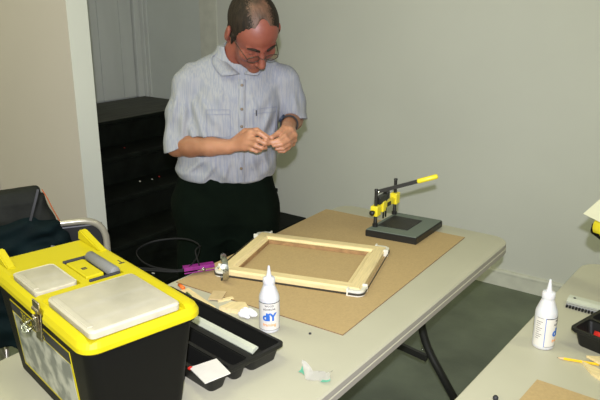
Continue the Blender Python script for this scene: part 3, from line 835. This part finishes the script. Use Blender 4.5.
# small screwdriver tip: orange and green bits behind the lid
b = nb(); tube(b, [(0,0,.008),(.03,-.01,.008)], .006, 10); o = obj('wire_connector', b, M['orange'], smooth=True); o.location = (-1.455,1.352,TT); tag(o, 'small orange plug peeping out behind the yellow toolbox lid', 'plug')
b = nb(); tube(b, [(0,0,.004),(.028,-.010,.004)], .0035, 10); o = obj('wire_connector', b, mat('dark_green_plastic',(.05,.10,.03),.4), smooth=True); o.location = (-1.40,1.330,TT); tag(o, 'small dark green plug lying beside the orange plug', 'plug')
# curled wrapper
b = nb(); n = 14
W0 = []
for k in range(n+1):
    t = k/n; x = -.038+.076*t
    z = .016*math.exp(-((t)/.16)**2)+.010*max(0,t-.75)*4*max(0,t-.75)*4*.6+.002
    W0.append((x, z))
rows = []
for j in range(5):
    s_ = j/4; row = []
    for k, (x, z) in enumerate(W0):
        row.append(b.verts.new((x+.004*math.sin(s_*5+k), -.021+.042*s_+.003*math.sin(k*.9), z*(1+.5*s_)+.001)))
    rows.append(row)
for A, B in zip(rows, rows[1:]):
    for k in range(n): b.faces.new((A[k],A[k+1],B[k+1],B[k]))
r = bmesh.ops.solidify(b, geom=b.faces[:], thickness=.0006)
o = obj('paper_wrapper', b, [mat('wrapper_paper', (.82,.80,.74), .6), M['green']], smooth=True); o.location = (-.805,1.178,TT+.001); o.rotation_euler = (0,0,math.radians(18)); tag(o, 'curled white paper wrapper with mint green print near the table edge', 'wrapper')
for p in o.data.polygons:
    c = p.center
    if (c.x < -.026 and c.y < -.004) or (c.x > .018 and c.y < -.011): p.material_index = 1
# second table bits
t = thing('pencil', 'short yellow pencil lying on the second table pointing left', 'pencil', (-.352,1.613,TT), math.radians(16))
b = nb(); tube(b, [(.016,0,.0036),(.10,0,.0036)], .0036, 6); obj('barrel', b, M['pencil_y'], t)
b = nb(); tube(b, [(.003,0,.0036),(.016,0,.0036)], [.0009,.0036], 12); pt = obj('sharpened_cone', b, M['lead'], t)
b = nb(); tube(b, [(0,0,.0036),(.0032,0,.0036)], [.0003,.0009], 8); obj('lead_tip', b, M['ink'], pt)
flat('wood_offcut', 'pale flat wood offcut behind the pencil at the right edge', 'wood offcut', [(-.290,1.650),(-.20,1.700),(-.16,1.66),(-.235,1.625)], TT+.0075, .006, M['pine'])
flat('wood_offcut', 'pale wood offcut in front of the pencil at the right edge', 'wood offcut', [(-.296,1.630),(-.215,1.60),(-.20,1.545),(-.262,1.585)], TT, .007, M['pine'])
b = nb(); tube(b, [(0,0,.01),(.05,.0,.01)], .010, 14); o = obj('red_marker', b, M['red'], smooth=True); o.location = (-.300,1.775,TT+.006); tag(o, 'red plastic marker lying in the black tray at the right edge', 'marker')
# black and yellow drill standing past the right edge, cream card on top
t = thing('cordless_drill', 'yellow and black hand drill standing at the far right edge', 'drill', (-.292,2.10,TT), math.radians(-20))
b = nb(); rloft(b, [(.085,.07,.015,0),(.09,.075,.018,.004),(.088,.07,.015,.045)], n=5); obj('battery', b, M['black_pl'], t, angle=40)
b = nb(); tube(b, [(.0,0,.045),(.005,0,.10),(.0,0,.165)], [.019,.018,.024], 18); obj('drill_handle', b, M['black_pl'], t, smooth=True)
b = nb(); tube(b, [(-.118,0,.205),(-.110,0,.205),(-.06,0,.205),(.05,0,.205),(.075,0,.205)], [.018,.030,.036,.034,.026], 22); obj('motor_housing', b, M['yellow2'], t, smooth=True)
b = nb(); tube(b, [(-.124,0,.196),(-.119,0,.198),(-.085,0,.190)], [.012,.024,.028], 22); obj('end_cap', b, M['black_pl'], t, smooth=True)
b = nb(); tube(b, [(.072,0,.205),(.105,0,.205),(.125,0,.205)], [.022,.020,.008], 18); obj('chuck', b, M['steel'], t, smooth=True)
b = nb()
A_, B_, C_ = V((-.428,2.06,.998)), V((-.345,2.08,1.106)), V((-.235,2.00,.955))
n_ = (B_-A_).cross(C_-A_).normalized()*.003; q_ = [A_, B_, B_+C_-A_, C_]
o0 = [b.verts.new(p-A_) for p in q_]; o1 = [b.verts.new(p-A_+n_) for p in q_]
b.faces.new(o0); b.faces.new(o1[::-1])
for i in range(4): b.faces.new((o0[i],o0[(i+1)%4],o1[(i+1)%4],o1[i]))
o = obj('card_sheet', b, M['card']); o.location = A_; tag(o, 'cream card corner poking in at the right edge above the yellow drill', 'card')

# ================================================================ chair with coat
K0 = V((-2.012,1.308,0)); kang = math.radians(57)
ch = thing('metal_chair', 'beige tube-framed chair behind the table, hung with a dark coat', 'chair', tuple(K0), kang)
# chair local: x right, y away from camera; seat extends away
pts = fillet([(.175,.45,.0),(.165,.02,.45),(.160,-.005,.60),(.160,.0,.853),(-.250,.0,.853),(-.250,-.005,.60),(-.255,.02,.45),(-.265,.45,0)], .09, 8)
b = nb(); tube(b, pts, .0125, 14); obj('back_frame', b, M['chair_metal'], ch, smooth=True)
b = nb(); tube(b, fillet([(.155,-.03,0),(.150,.36,.44),(-.245,.36,.44),(-.25,-.03,0)], .05, 6), .0115, 14); obj('front_frame', b, M['chair_metal'], ch, smooth=True)
b = nb(); rloft(b, [(.37,.36,.05,.435),(.39,.38,.06,.442),(.39,.38,.06,.462),(.36,.35,.05,.475)], n=6, cx=-.048, cy=.20); obj('seat', b, M['seat_vinyl'], ch, angle=40)
b = nb(); lo_hi(b, (-.24,-.006,.66), (.150,.010,.84), bev=.006); obj('backrest', b, M['seat_vinyl'], ch)
ct = thing('coat', 'dark teal coat with charcoal lining draped over the chair back', 'coat', tuple(K0), kang)
f = Field((-.42,-.14,.36), (.12,.14,1.05), .005)
f.loft([.42,.60,.76,.84,.90], [-.17,-.16,-.155,-.165,-.17], [0,0,0,0,0], [.225,.215,.20,.175,.14], [.06,.065,.07,.06,.035], k=.02, pw=2.6)
f.cap((-.36,-.03,.86),(-.03,-.04,.855),.035,.030,k=.03)
f.cap((.0,-.03,.84),(.035,-.02,.72),.022,.03,k=.03)
f.cap((-.30,-.055,.80),(-.05,-.06,.79),.02,.02,k=.03)
f.disp(lambda X,Y,Z: .006*np.sin(38*X+9*np.sin(11*Z))+.005*np.sin(60*Z+12*X+3*np.sin(20*X)))
f.mesh('coat_shell', M['coat_teal'], ct, smooth_it=2)
f = Field((-.42,-.10,.80), (.06,.10,1.05), .004)
f.loft([.855,.90,.95,.985,.998], [-.185,-.19,-.195,-.19,-.16], [.0,.0,.0,.01,.012], [.180,.172,.160,.145,.10], [.045,.045,.040,.028,.012], k=.01, pw=2.8)
f.disp(lambda X,Y,Z: .004*np.sin(45*X+14*Z)+.003*np.sin(70*Z+10*X))
f.disp(lambda X,Y,Z: np.where(X > -.35, 0, 0)*1.0)
f.disp(lambda X,Y,Z: .010*np.exp(-((X+.060-.35*(Z-.93))/.006)**2)+.05*np.clip((-.02-X)*0+(X+.035+(Z-.93)*.38)*0,0,1))
f.half((-.022,0,.95), (.93,0,.36), (-.42,-.10,.80), (.06,.10,1.05))
f.half((-.12,0,.992), (-.10,0,1), (-.42,-.10,.80), (.06,.10,1.05))
f.mesh('lining', M['coat_grey'], ct, smooth_it=2)
b = nb(); tube(b, smoothp([(-.040,-.022,.990),(-.026,-.030,.960),(-.012,-.036,.92),(.006,-.040,.875)]), .0022, 8); obj('piping', b, M['coat_pipe'], ct, smooth=True)
b = nb(); tube(b, smoothp([(-.052,-.030,.994),(-.062,-.040,.965),(-.078,-.048,.92),(-.095,-.050,.87)]), 0, 4, flat=(.004,.0015,(0,1,0))); obj('strap', b, M['ink'], ct)
b = nb(); bx(b, (-.030,-.075,.778), (.014,.004,.045), rot=Euler((0,.25,0)).to_matrix(), bev=.0015); obj('care_tag', b, M['grip'], ct)

# ================================================================ the man
MO = V((-1.679,1.852,0)); mang = math.atan2(.67167,.74084)
man = thing('person', 'man in pale striped short-sleeved shirt and glasses pinching something small beside the table', 'person', tuple(MO), mang)
def P3(r, f, z): return np.array([r, -f, z], float)
# head frame
yw, pt_ = math.radians(21), math.radians(46)
hF = P3(math.sin(yw)*math.cos(pt_), math.cos(yw)*math.cos(pt_), -math.sin(pt_))
hU = P3(math.sin(yw)*math.sin(pt_), math.cos(yw)*math.sin(pt_), math.cos(pt_))
hS = P3(math.cos(yw), -math.sin(yw), 0)
_r = math.radians(-7); hS, hU = hS*math.cos(_r)-hU*math.sin(_r), hS*math.sin(_r)+hU*math.cos(_r)
HR = np.stack([hS, hF, hU], 1)                              # columns: side, forward, up
HO = P3(.097, .125, 1.512)
def H(s_, f_, u_): return HO + hS*s_ + hF*f_ + hU*u_
HS = 1.06
def He(fl, c, r, k=.01, mode='add', rot=None):
    R = HR if rot is None else HR @ rot
    fl.ell(H(*(np.array(c)*HS)), np.array(r)*HS, R, k, mode)
def Hc(fl, a, b, ra, rb=None, k=.01, mode='add'):
    fl.cap(H(*(np.array(a)*HS)), H(*(np.array(b)*HS)), ra*HS, (rb if rb is not None else ra)*HS, k, mode)
def rotz(a): c, s_ = math.cos(a), math.sin(a); return np.array([[c,-s_,0],[s_,c,0],[0,0,1]])
def rotx(a): c, s_ = math.cos(a), math.sin(a); return np.array([[1,0,0],[0,c,-s_],[0,s_,c]])

F_ = Field((-.32,-.36,-.01), (.38,.24,1.68), .0033)
# torso under the shirt, pelvis, legs, feet
tz  = [.86,.95,1.05,1.15,1.25,1.33,1.385]
tcx = [-.018,-.012,.0,.015,.033,.042,.043]
tcy = [.01,.0,.0,.0,.0,.01,.015]
F_.loft(tz, tcx, tcy, [.150,.150,.150,.158,.160,.135,.07], [.10,.105,.108,.105,.10,.085,.05], k=.03)
for sx, hipx, kneex, anx in ((-1,-.105,-.125,-.135),(1,.075,.095,.105)):
    F_.cap(P3(hipx,0,.87), P3(kneex,.02,.49), .078, .052, .04)
    F_.cap(P3(kneex,.02,.49), P3(anx,-.03,.10), .050, .034, .02)
    F_.cap(P3(kneex,-.005,.38), P3(kneex*1.02,-.015,.30), .046, .040, .03)
    F_.cap(P3(anx,-.04,.035), P3(anx+.02*sx,.12,.025), .032, .024, .02)
# neck and shoulders
nb0 = P3(.040,.005,1.40)
F_.cap(nb0, H(0,-.035,-.055), .060, .052, .03)
for s_ in (-1, 1):
    F_.cap(P3(.043+s_*.04,.0,1.375), P3(.043+s_*.165,-.005,1.335), .045, .050, .03)
shL, elL, wrL = P3(-.135,.0,1.325), P3(-.190,.045,1.096), P3(.003,.180,1.118)
shR, elR, wrR = P3(.222,.0,1.325), P3(.262,-.115,1.165), P3(.222,.118,1.182)
def arm(sh, el, wr):
    F_.cap(sh, el, .048, .036, .02)
    m_ = el + (wr-el)*.30
    F_.cap(el, m_, .037, .040, .02); F_.cap(m_, el+(wr-el)*.65, .040, .033, .015); F_.cap(el+(wr-el)*.65, wr, .034, .0265, .015)
arm(shL, elL, wrL); arm(shR, elR, wrR)
# ---- hands: palm wedge, four fingers of two bends, thumb
def finger(pts, r0, r1, k=.004):
    n = len(pts)-1
    for i in range(n):
        a = r0+(r1-r0)*i/n; c = r0+(r1-r0)*(i+1)/n
        F_.cap(pts[i], pts[i+1], a, c, k if i else .007)
# his right hand (left in the photo): back of the hand to the viewer
mA = [P3(.080,.238,1.178), P3(.074,.245,1.160), P3(.068,.243,1.142), P3(.058,.232,1.126)]
for m_ in mA: F_.cap(wrL+(m_-wrL)*.12, m_, .018, .0125, .008)
F_.cap(mA[0], mA[3], .0125, .011, .008)
finger([mA[0], P3(.108,.276,1.184), P3(.130,.282,1.168), P3(.141,.272,1.156)], .0098, .0070)
finger([mA[1], P3(.101,.287,1.163), P3(.124,.289,1.152), P3(.138,.276,1.147)], .0100, .0070)
finger([mA[2], P3(.092,.283,1.143), P3(.113,.286,1.135), P3(.128,.272,1.133)], .0096, .0068)
finger([mA[3], P3(.078,.262,1.126), P3(.096,.268,1.120), P3(.110,.258,1.120)], .0085, .0060)
finger([wrL+P3(.012,0,.014)*1.0, P3(.060,.205,1.176), P3(.100,.236,1.186), P3(.134,.262,1.168)], .0150, .0080)
# his left hand (right in the photo): fingers come round from the far side
mB = [P3(.218,.205,1.178), P3(.231,.208,1.160), P3(.231,.200,1.143), P3(.226,.186,1.128)]
for m_ in mB: F_.cap(wrR+(m_-wrR)*.12, m_, .018, .0125, .008)
F_.cap(mB[0], mB[3], .0125, .011, .008)
F_.cap(P3(.208,.200,1.172), P3(.186,.244,1.160), .0125, .010, .01)
finger([mB[0], P3(.194,.252,1.168), P3(.172,.272,1.158), P3(.147,.274,1.152)], .0106, .0070)
finger([mB[1], P3(.204,.255,1.153), P3(.181,.277,1.145), P3(.154,.280,1.141)], .0106, .0070)
finger([mB[2], P3(.208,.250,1.137), P3(.186,.272,1.129), P3(.164,.272,1.127)], .0094, .0066)
finger([mB[3], P3(.209,.232,1.121), P3(.192,.254,1.115), P3(.174,.252,1.114)], .0084, .0060)
finger([wrR+P3(-.010,.012,.006), P3(.198,.195,1.182), P3(.175,.234,1.174), P3(.149,.262,1.166)], .0155, .0080)
# ---- head
He(F_, (0,-.012,.035), (.076,.096,.084), .01)
He(F_, (0,.030,.030), (.066,.064,.066), .02)
He(F_, (0,.036,-.030), (.060,.056,.078), .02)
He(F_, (0,.026,-.082), (.052,.055,.038), .02)
He(F_, (0,.072,-.104), (.020,.016,.016), .015)
for s_ in (-1, 1):
    He(F_, (s_*.042,.066,-.026), (.020,.018,.022), .015)
    Hc(F_, (s_*.012,.091,.020), (s_*.042,.078,.020), .0085, .007, .010)
    He(F_, (s_*.031,.096,.002), (.016,.012,.010), .008, 'sub')
    He(F_, (s_*.031,.076,.001), (.014,.013,.012), .003)
    # ears
    er = rotx(math.radians(-12)) @ rotz(s_*math.radians(-18))
    He(F_, (s_*.084,-.006,-.002), (.009,.020,.034), .004, rot=er)
    He(F_, (s_*.093,-.002,.0), (.005,.010,.018), .003, 'sub', rot=er)
    He(F_, (s_*.079,-.002,-.030), (.006,.009,.010), .004, rot=er)
Hc(F_, (0,.092,.014), (0,.118,-.030), .0085, .0105, .010)
He(F_, (0,.116,-.034), (.012,.012,.010), .006)
for s_ in (-1, 1):
    He(F_, (s_*.0125,.104,-.037), (.0075,.010,.007), .005)
    He(F_, (s_*.0065,.110,-.045), (.0035,.005,.003), .002, 'sub')
Hc(F_, (-.020,.086,-.0615), (.020,.086,-.0615), .0058, .0058, .006)
Hc(F_, (-.018,.085,-.0735), (.018,.085,-.0735), .0065, .0065, .006)
Hc(F_, (-.022,.093,-.0675), (.022,.093,-.0675), .0022, .0022, .002, 'sub')
F_.mesh('body', M['skin'], man, smooth_it=1)
del F_

# ---- hair
G = Field(tuple(HO-.17), tuple(HO+.17), .0028)
He(G, (0,-.014,.036), (.0815,.101,.0885), .004)
He(G, (0,-.040,-.030), (.070,.062,.052), .02)
# carve the face, forehead (high, receding), ears and neck
He(G, (0,.105,-.030), (.10,.085,.115), .004, 'sub')
He(G, (.002,.112,.050), (.052,.055,.042), .006, 'sub')
He(G, (.002,.090,.090), (.022,.050,.045), .006, 'sub')
for s_ in (-1, 1):
    He(G, (s_*.036,.100,.060), (.017,.044,.040), .006, 'sub')
    He(G, (s_*.088,-.004,-.010), (.022,.026,.044), .003, 'sub')
    Hc(G, (s_*.076,.020,-.020), (s_*.075,.024,.020), .004, .008, .006)
He(G, (0,-.030,-.120), (.10,.10,.050), .006, 'sub')
G.disp(lambda X,Y,Z: .0005*np.sin(330*X+60*Z)*np.sin(290*Y+80*X))
hair = G.mesh('hair', [M['hair'], M['thin_hair']], man, smooth_it=1)
me = hair.data
cent = np.zeros(len(me.polygons)*3); me.polygons.foreach_get('center', cent); cent = cent.reshape(-1,3)-HO
q = cent @ HR/HS
rg = np.random.default_rng(4)
vv = (q[:,0]/.036)**2 + ((q[:,1]-.022)/.068)**2 + rg.normal(0,.28,len(q))
thin = (vv < 1) & (q[:,2] > .055)
thin |= (q[:,1] > .045) & (q[:,2] > .05) & (np.abs(q[:,0])+rg.normal(0,.006,len(q)) < .032)
me.polygons.foreach_set('material_index', thin.astype(np.int32))
for s_ in (-1, 1):
    b = nb(); tube(b, [V(H(s_*.012*HS,.1035*HS,.0245*HS)), V(H(s_*.030*HS,.0965*HS,.0290*HS)), V(H(s_*.048*HS,.0830*HS,.0225*HS))], [.0034,.0046,.0022], 8); obj('eyebrow', b, M['hair'], man, smooth=True)
# ---- glasses
gl = None
b = nb()
for s_ in (-1, 1):
    cen = H(s_*.0315*HS,.1115*HS,-.002*HS)
    pts = []
    for k in range(28):
        a = 2*PI*k/28
        pts.append(V(cen + hS*(.0225*math.cos(a)) + hU*(.0150*math.sin(a)) - hF*(abs(.0245*math.cos(a))*.10)))
    tube(b, pts, .0014, 6, closed=True)
    tube(b, smoothp([V(H(s_*.054*HS,.108*HS,.003*HS)), V(H((.062*s_ if s_ < 0 else .057)*HS,.085*HS,.006*HS)), V(H((.073*s_ if s_ < 0 else .064)*HS,.04*HS,.006*HS)), V(H(s_*.080*HS,.000,.014*HS)), V(H(s_*.081*HS,-.014*HS,-.006*HS))]), .0013, 6)
tube(b, smoothp([V(H(-.009*HS,.1115*HS,.0)), V(H(0,.119*HS,.003)), V(H(.009*HS,.1115*HS,.0))]), .0012, 6)
gl = obj('glasses', b, mat('bronze_wire', (.05,.038,.03), .35, metal=.4), man, smooth=True)
for s_ in (-1, 1):
    b = nb(); cen = H(s_*.0315*HS,.1115*HS,-.002*HS); vs = []
    for k in range(28):
        a = 2*PI*k/28; vs.append(b.verts.new(V(cen + hS*(.022*math.cos(a)) + hU*(.0145*math.sin(a)) - hF*(abs(.0245*math.cos(a))*.10))))
    b.faces.new(vs); obj('lens', b, M['glass'], gl)
# ---- shirt
T_ = Field((-.31,-.22,.945), (.37,.20,1.47), .0033)
def fold(X, Y, Z):
    w = .0030*np.sin(34*X+16*Z+2.5*np.sin(13*Z)) + .0026*np.sin(70*Z-38*np.abs(X-.04)+2*np.sin(20*X))
    return w
sz  = [.950,.972,1.0,1.05,1.12,1.20,1.28,1.34,1.385,1.42,1.45]
scx = [-.008,-.008,-.010,-.004,.004,.018,.033,.040,.040,.038,.036]
T_.loft(sz, scx, [0,0,0,-.004,-.008,-.006,0,.008,.012,.010,.008],
        [.150,.182,.192,.186,.180,.180,.178,.158,.120,.090,.062], [.105,.132,.140,.140,.138,.132,.122,.106,.090,.075,.060], k=.02, pw=2.15)
for s_ in (-1, 1):
    T_.cap(P3(.040+s_*.030,-.012,1.398), P3(.043+s_*.150,-.004,1.330), .050, .062, .03)
T_.disp(fold)
def sleeve(caps, cutp, cutn, inner):
    L2 = Field((-.31,-.22,.945), (.37,.20,1.47), .0033)
    for c_ in caps: L2.cap(*c_)
    L2.disp(lambda X,Y,Z: .0030*np.sin(46*Z+30*X+2*np.sin(25*Y))+.0022*np.sin(80*X+20*Z))
    L2.half(cutp, cutn, (-.31,-.22,.945), (.37,.20,1.47))
    L2.cap(*inner, .003, 'sub')
    T_.v[:] = smin(T_.v, L2.v, .012)
sleeve([(P3(-.126,-.002,1.326), P3(-.160,.010,1.215), .066, .062, .03), (P3(-.160,.010,1.215), P3(-.174,.040,1.06), .062, .070, .02)],
       P3(-.175,.05,1.094), np.array([.40,-.10,-1.0]), (P3(-.178,.035,1.125), P3(-.190,.045,1.02), .042, .060))
sleeve([(P3(.208,.0,1.325), P3(.232,-.010,1.235), .064, .060, .03), (P3(.232,-.010,1.235), P3(.256,-.02,1.10), .060, .070, .02)],
       P3(.245,.03,1.184), np.array([.05,-.25,-1.0]), (P3(.25,-.01,1.19), P3(.262,.03,1.10), .042, .056))
# creases
def foldset(X, Y, Z):
    out = np.zeros_like(X)
    for x0, z0, x1, z1, amp, wd in ((-.125,1.27,-.070,1.10,.005,.010),(-.150,1.22,-.105,1.05,.006,.012),(-.105,1.30,-.040,1.19,.003,.010),
            (-.165,1.00,-.080,1.07,.006,.010),(-.110,.965,-.040,1.06,.006,.011),(-.030,.965,.005,1.07,.005,.010),(.050,.965,.035,1.08,.005,.010),(.110,.975,.075,1.08,.006,.011),(.150,1.0,.120,1.10,.006,.010),
            (.165,1.26,.120,1.13,.005,.011),(.190,1.22,.150,1.08,.005,.010),(-.175,1.30,-.210,1.16,.006,.010),(-.205,1.27,-.225,1.13,.005,.009),(-.150,1.26,-.170,1.12,.006,.010),(.245,1.29,.262,1.20,.004,.010),(.08,1.30,.12,1.20,.003,.010),(-.02,1.33,-.03,1.2,.003,.009)):
        dx, dz = x1-x0, z1-z0; L = dx*dx+dz*dz
        t = np.clip(((X-x0)*dx+(Z-z0)*dz)/L, 0, 1)
        nx_, nz_ = -dz/math.sqrt(L), dx/math.sqrt(L)
        sd_ = (X-x0)*nx_+(Z-z0)*nz_
        far = (X-x0-t*dx)**2+(Z-z0-t*dz)**2
        wgt = np.exp(-far/(2*wd*wd))*np.sin(PI*np.clip(t*.9+.08,0,1))
        out -= 1.7*amp*wgt*np.cos(np.clip(sd_/wd,-PI,PI))
    return out*(Y < .02)
T_.disp(foldset)
# neck opening
T_.cap(P3(.042,.012,1.40), H(0,-.04,-.055), .056, .066, .004, 'sub')
T_.cap(P3(.056,.10,1.375), P3(.058,.16,1.350), .012, .004, .012, 'sub')
# room for the two forearms in front of the cloth
T_.cap(elL+(wrL-elL)*.35, wrL, .040, .030, .006, 'sub')
T_.cap(elR+(wrR-elR)*.55, wrR, .036, .028, .004, 'sub')
shirt = T_.mesh('shirt', M['shirt'], man, smooth_it=2)
shirt_verts = np.zeros(len(shirt.data.vertices)*3); shirt.data.vertices.foreach_get('co', shirt_verts); shirt_verts = shirt_verts.reshape(-1,3)
def surf(r, z, off=.0015):
    """front of the shirt at local r, z"""
    d = (shirt_verts[:,0]-r)**2 + (shirt_verts[:,2]-z)**2
    near = np.nonzero(d < .006**2)[0]
    if not len(near): near = np.array([d.argmin()])
    y = shirt_verts[near,1].min()
    return V((r, y-off, z))
# placket, buttons, pockets, collar
b = nb()
prev = None
for k in range(40):
    z = 1.345-(1.345-.975)*k/39; r = .056-.014*(k/39)
    l_, r_ = surf(r-.013, z, .0005), surf(r+.013, z, .0012)
    cur = [b.verts.new(l_), b.verts.new(r_), b.verts.new(r_+V((0,.006,0))), b.verts.new(l_+V((0,.006,0)))]
    if prev:
        for j in range(4): b.faces.new((prev[j], prev[(j+1)%4], cur[(j+1)%4], cur[j]))
    prev = cur
obj('placket', b, M['shirt'], shirt, smooth=True)
for z in (1.325,1.243,1.182,1.110,1.030):
    c_ = surf(.056-.014*(1.345-z)/.37, z, .0022)
    b = nb(); lathe(b, [(0,0),(.005,0),(.0055,.001),(.004,.0022),(.0015,.0014),(0,.0014)], 14)
    o = obj('button', b, mat('brown_button', (.14,.10,.06), .4), shirt, smooth=True); o.location = c_; o.rotation_euler = (PI/2,0,0)
stitch = mat('blue_grey_seam', (.20,.215,.29), .8)
def seam(pts, r=.0009, name='seam'):
    b = nb(); tube(b, [surf(x, z, .0004) for x, z in pts], r, 5); obj(name, b, stitch, shirt)
def lin(a, c, n=10): return [(a[0]+(c[0]-a[0])*k/n, a[1]+(c[1]-a[1])*k/n) for k in range(n+1)]
for x0, x1 in ((-.075,.010),(.092,.180)):
    seam(lin((x0,1.242),(x1,1.242))); seam(lin((x0,1.226),(x1,1.226)))
    seam(lin((x0,1.242),(x0,1.150))+lin((x0,1.150),((x0+x1)/2,1.138))[1:]+lin(((x0+x1)/2,1.138),(x1,1.150))[1:]+lin((x1,1.150),(x1,1.242))[1:])
b = nb(); bx(b, surf(.104,1.228,.001), (.005,.002,.020)); obj('pocket_tag', b, M['ink'], shirt)
# collar: two pointed leaves standing round the neck
def collar(sg):
    b = nb(); nA = P3(.047,.0,1.39); top = []; bot = []
    n = 12
    for k in range(n+1):
        t = k/n; a = math.radians(-90 + sg*(8+165*t)) if False else math.radians(90 - sg*(180*(1-t)) + (0))
        a1 = math.radians(90 - sg*(178*(1-t)) - sg*(6)); a2 = math.radians(90 - sg*(168*(1-t)) - sg*(14+22*max(0,t-.5)*2))
        rt = .064; rb_ = .092 + .016*max(0,t-.55)/.45
        zt_ = 1.490 - .085*t - .040*t*t; zb_ = 1.450 - .065*t - .025*max(0,t-.60)/.40
        p = V(P3(.042+.014*t+rt*math.cos(a1), .012+rt*math.sin(a1)*(.95+.40*t), zt_)); q = V(P3(.042+.006*t+rb_*math.cos(a2), .008+rb_*math.sin(a2)*(.95+.20*t), zb_))
        if t > .4:
            s1_, s2_ = surf(p.x, p.z, .005), surf(q.x, q.z, .005)
            p.y = min(p.y, s1_.y) if t > .8 else p.y; q.y = min(q.y, s2_.y)
        top.append(p); bot.append(q)
    vt = [b.verts.new(p) for p in top]; vb = [b.verts.new(p) for p in bot]
    vm = [b.verts.new((p+q)/2 + V(((p+q)/2-V(nA)).to_tuple()).normalized()*.004) for p, q in zip(top, bot)]
    for A, B in ((vt,vm),(vm,vb)):
        for k in range(n): b.faces.new((A[k],A[k+1],B[k+1],B[k]))
    bmesh.ops.recalc_face_normals(b, faces=b.faces[:]); bmesh.ops.solidify(b, geom=b.faces[:], thickness=.003)
    lf = obj('collar', b, M['shirt'], shirt, smooth=True)
    b = nb(); tube(b, [p+(p-V(nA)).normalized()*.002 for p in bot], .0009, 5); obj('collar_seam', b, stitch, lf)
collar(-1); collar(1)
# ---- trousers, belt
R_ = Field((-.29,-.20,.03), (.26,.20,1.06), .0045)
R_.loft([.74,.80,.88,.95,1.0,1.03], [-.018,-.018,-.016,-.012,-.010,-.010], [0,0,0,0,0,0], [.150,.182,.192,.186,.178,.172], [.07,.115,.132,.130,.124,.120], k=.05, pw=2.3)
for hipx, kneex, anx in ((-.115,-.130,-.140),(.085,.098,.108)):
    R_.cap(P3(hipx,0,.84), P3(kneex,.02,.49), .108, .076, .05)
    R_.cap(P3(kneex,.02,.49), P3(anx,-.025,.07), .076, .064, .02)
R_.disp(lambda X,Y,Z: .004*np.sin(25*Z+20*X)+.003*np.sin(60*X+10*Z))
tr = R_.mesh('trousers', M['trouser'], man, smooth_it=2)
for s_, anx in ((-1,-.140),(1,.108)):
    G = Field((anx-.08,-.24,-.002), (anx+.08,.12,.14), .004)
    G.cap(P3(anx,-.045,.045), P3(anx+.012*s_,.10,.032), .046, .040, .03); G.cap(P3(anx,-.03,.05), P3(anx,-.03,.10), .045, .045, .02); G.ell(P3(anx+.018*s_,.155,.022), (.046,.06,.034), k=.02)
    G.half((0,0,.004), (0,0,-1), (anx-.08,-.24,-.002), (anx+.08,.12,.02))
    sh_ = G.mesh('shoe', M['shoe'], man, smooth_it=1)
# ---- wrist watch on his left wrist
ax = (wrR-elR)/np.linalg.norm(wrR-elR); s1 = np.cross(ax, [0,0,1]); s1 /= np.linalg.norm(s1); s2 = np.cross(s1, ax)
wc = wrR - ax*.012
b = nb(); tube(b, [V(wc+s1*.0315*math.cos(a)+s2*.0305*math.sin(a)) for a in np.linspace(0,2*PI,33)[:-1]], 0, 8, closed=True, flat=(.0025,.0085,tuple(ax))); wt = obj('wrist_watch', b, M['ink'], man, smooth=True)
b = nb(); lathe(b, [(0,0),(.015,0),(.017,.003),(.016,.008),(.013,.009),(0,.009)], 20); o = obj('watch_case', b, mat('blue_black_case', (.02,.03,.06), .3), wt, angle=40)
dv = V(s2*.6+s1*.8).normalized(); o.location = V(wc)+dv*.031; o.rotation_mode = 'QUATERNION'; o.rotation_quaternion = dv.to_track_quat('Z','Y')

# ================================================================ light, world, camera
def RM(yaw, pitch, roll):
    f = V((-math.sin(yaw)*math.cos(pitch), math.cos(yaw)*math.cos(pitch), -math.sin(pitch)))
    r = V((math.cos(yaw), math.sin(yaw), 0)); u = r.cross(f)
    c_, s_ = math.cos(roll), math.sin(roll)
    r2, u2 = r*c_+u*s_, -r*s_+u*c_
    return Matrix((r2, u2, -f)).transposed()
cam = bpy.data.cameras.new('camera'); co = bpy.data.objects.new('camera', cam); C.objects.link(co)
cam.sensor_width = 36; cam.lens = 664.884/600*36; cam.clip_start = .02
Rm = RM(.6267, .3009, .0007)
co.matrix_world = Matrix.Translation((0,0,1.6367)) @ Rm.to_4x4()
S.camera = co
# hot-shoe flash above and a little behind the lens
fl = bpy.data.lights.new('camera_flash', 'SPOT'); fl.energy = 190; fl.spot_size = math.radians(88); fl.spot_blend = 1.0; fl.color = (.86, .86, 1.); fl.shadow_soft_size = .014
fo = bpy.data.objects.new('camera_flash', fl); C.objects.link(fo); fo.matrix_world = Matrix.Translation(V((0,0,1.6367)) + Rm @ V((0,.105,.09))) @ (Rm @ Euler((math.radians(3),0,0)).to_matrix()).to_4x4()
w = bpy.data.worlds.new('world'); S.world = w; w.use_nodes = True
w.node_tree.nodes['Background'].inputs[0].default_value = (1., 1.02, .68, 1); w.node_tree.nodes['Background'].inputs[1].default_value = .78
S.view_settings.view_transform = 'Standard'; S.view_settings.look = 'None'; S.view_settings.exposure = .45; S.view_settings.gamma = 1; S.view_settings.use_curve_mapping = False
